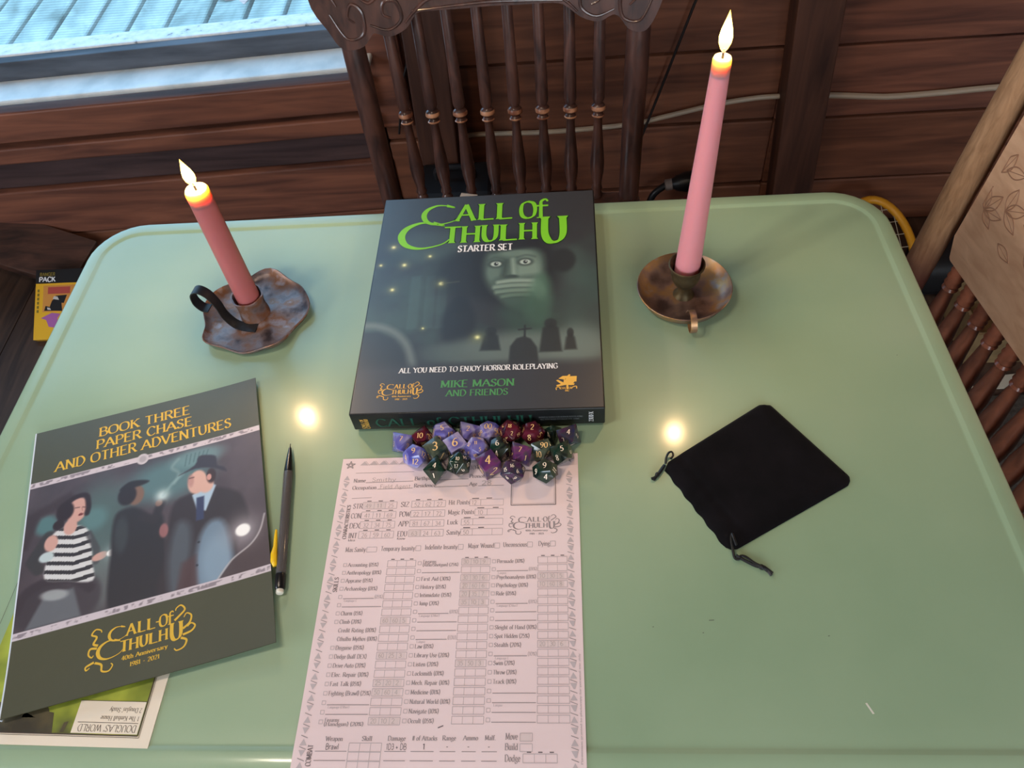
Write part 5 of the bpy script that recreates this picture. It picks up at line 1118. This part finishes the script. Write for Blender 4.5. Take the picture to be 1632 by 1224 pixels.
# ---------------------------------------------------------------- things on the floor
m_pack = mat('yellow_pack', rgb(226, 172, 40), rough=.4)
m_packb = mat('pack_black', rgb(26, 26, 28), rough=.4)
m_packr = mat('pack_red', rgb(176, 74, 66), rough=.4)
m_packo = mat('pack_orange', rgb(206, 140, 66), rough=.4)
m_packp = mat('pack_violet', rgb(168, 96, 160), rough=.4)
m_packol = mat('pack_olive', rgb(126, 108, 40), rough=.4)
pk = empty('card_pack', (-1.17, 1.21, FL), 'yellow and black card pack lettered PACK propped up on the floor left of the table', 'pack')
def pp(x, z, d=0.): z *= .66; x *= .72; return (-1.268+x, 1.212+.86*z-.5*d, FL+.016+.5*z+.86*d)
b = MB(); b.hexa([pp(0, 0), pp(.17, 0), pp(.17, 0, -.018), pp(0, 0, -.018), pp(0, .255), pp(.17, .255), pp(.17, .255, -.018), pp(0, .255, -.018)]); b.build('carton', m_pack, pk, bevel=.001)
def pbuild(quads, name, m, d):
    b = MB()
    for i, q in enumerate(quads): b.quad(*[pp(p[0]/1000, p[1]/1000, d+(i % 9)*5e-6) for p in q])
    b.build(name, m, pk, fixn=False)
pbuild(fill_rect(.0, 204, 170, 254.6), 'black_band', m_packb, .0006)
pbuild(text_quads('PACK', 12, 210, 17, 56, thick=2.4, thin=1.8, serif=False), 'lettering', m_wht, .0011)
pbuild(text_quads('RANGER', 14, 231, 12, 52, thick=2.2, thin=1.6, serif=False), 'small_lettering', m_packol, .0011)
pbuild(fill_rect(28, 100, 140, 196), 'picture', m_packo, .0006)
pbuild(fill_rect(44, 165, 120, 190), 'red_shape', m_packr, .0009)
pbuild([((48, 104), (96, 102), (92, 132), (60, 142)), ((60, 138), (100, 130), (110, 160), (72, 158)), ((34, 104), (56, 104), (52, 118), (38, 122))], 'dark_shape', m_packb, .0009)
pbuild([((62, 146), (84, 142), (78, 154), (66, 156)), ((46, 108), (58, 106), (54, 114), (44, 116))], 'pale_spots', m_card, .0013)
pbuild([((24, 78), (60, 96), (90, 92), (70, 60)), ((40, 76), (80, 80), (84, 40), (52, 46))], 'violet_shape', m_packp, .0006)
pbuild([q for k in range(6) for q in fill_rect(8, 98+k*15, 15, 108+k*15)], 'side_lettering', m_packol, .0006)
m_plank = wood('rough_plank', rgb(40, 28, 25), rgb(88, 58, 48), (2, 12, 12), nscale=4)
b = MB(); a0, a1 = Vector((-1.62, 1.46, FL+.12)), Vector((-1.22, 1.36, FL+.02)); wv_ = Vector((.06, .10, .05))
b.hexa([a0, a1, a1+wv_, a0+wv_, a0+Vector((0, 0, .02)), a1+Vector((0, 0, .02)), a1+wv_+Vector((0, 0, .02)), a0+wv_+Vector((0, 0, .02))]); b.build('loose_plank', m_plank, bevel=.002, label='rough brown plank leaning on the floor under the window', cat='plank')
m_rug = mat('grey_carpet', rough=.95, spec=.1, ramp=[(.3, rgb(70, 64, 58)), (.7, rgb(98, 90, 82))], nscale=120, bump=(.6, .003))
MB().box(.45, 1.7, -.4, .985, FL, FL+.006).build('floor_rug', m_rug, bevel=.002, label='grey carpet on the floor right of the table', cat='rug')
m_scrap = mat('torn_paper', rgb(206, 196, 176), rough=.8)
for (x, y, sc, rot_, lab) in ((.845, 1.02, .03, .3, 'torn cream paper scrap on the floor, the larger, at the right edge'), (.765, 1.02, .018, -.4, 'small torn paper scrap on the floor seen between the chair spindles')):
    c, s_ = math.cos(rot_)*sc, math.sin(rot_)*sc
    P = [(x+u*c-v*s_, y+u*s_+v*c) for u, v in ((-1, -.3), (-.3, -.5), (.5, -.25), (1.2, -.4), (1.1, .3), (.3, .45), (-.6, .3))]
    MB().prism(P, FL+.0005, FL+.0025).build('paper_scrap', m_scrap, label=lab, cat='paper')
# yellow racket, a carton and a black bag behind the pale chair
m_rack = mat('yellow_racket_frame', rgb(214, 152, 40), rough=.35)
m_string = mat('racket_strings', rgb(170, 160, 140), rough=.5)
rk = empty('racket', (.66, 1.20, FL), 'yellow racket leaning behind the right corner of the table', 'racket')
RC = Vector((.648, 1.305, -.66)); ru = Vector((.10, -1, -.42)).normalized(); rv = Vector((1, .10, .02)).normalized()
ring = [RC+ru*(-.118*math.cos(t))+rv*(.068*math.sin(t)) for t in [2*math.pi*k/40 for k in range(41)]]
MB().tube(ring, .009, 10).build('hoop', m_rack, rk, smooth=True)
for k in range(7):
    o = -.09+k*.03; hw = .066*math.sqrt(max(.02, 1-(o/.115)**2))
    MB().tube([RC+ru*o-rv*hw, RC+ru*o+rv*hw], .0009, 5).build('string', m_string, rk)
for k in range(5):
    o = -.044+k*.022; hw = .115*math.sqrt(max(.02, 1-(o/.07)**2))
    MB().tube([RC+rv*o-ru*hw, RC+rv*o+ru*hw], .0009, 5).build('string', m_string, rk)
MB().tube([RC+ru*.115, RC+ru*.16, RC+ru*.19, RC+ru*.222], [.022, .013, .012, .014], 10).build('handle', m_rack, rk, smooth=True)
m_carton = wood('brown_carton', rgb(104, 84, 58), rgb(150, 126, 90), (6, 6, 6))
ct = empty('carton', (.80, 1.14, FL), 'open brown carton on the floor behind the pale chair', 'carton')
for (x0, x1, y0, y1) in ((.78, 1.0, 1.07, 1.076), (.78, 1.0, 1.224, 1.23), (.78, .786, 1.076, 1.224), (.994, 1.0, 1.076, 1.224)):
    MB().box(x0, x1, y0, y1, FL+.008, FL+.09).build('side', m_carton, ct)
MB().box(.78, 1.0, 1.07, 1.23, FL, FL+.008).build('base', m_carton, ct)
bg = empty('black_bag', (.87, 1.31, FL), 'black bag with a shiny buckle on the floor by the brown carton', 'bag')
MB().box(.72, 1.02, 1.245, 1.36, FL, FL+.10).build('body', m_case, bg, bevel=.03, seg=3, smooth=40)
MB().tube(catmull([(.79, 1.243, FL+.05), (.80, 1.238, FL+.085), (.83, 1.238, FL+.085), (.84, 1.243, FL+.05)], 6), .003, 8).build('buckle', mat('steel_buckle', rgb(180, 180, 184), rough=.25, metal=1.), bg, smooth=True)
# dry leaf on the deck
m_leaf = mat('dry_leaf', rgb(206, 170, 160), rough=.8)
lx, ly = -1.16, 2.86; lp = []
for k in range(14):
    t = 2*math.pi*k/14; r = .05+.022*math.cos(5*t); lp.append((lx+r*1.4*math.cos(t), ly+r*math.sin(t), -.79+.012*math.cos(2*t)))
b = MB(); b.v = [(lx, ly, -.792)]+lp+[(p[0], p[1], p[2]-.002) for p in lp]
b.f = [(0, 1+k, 1+(k+1) % 14) for k in range(14)]+[(1+k, 15+k, 15+(k+1) % 14, 1+(k+1) % 14) for k in range(14)]
b.build('dry_leaf', m_leaf, smooth=True, label='pale dry leaf lying on the deck boards outside the window', cat='leaf')
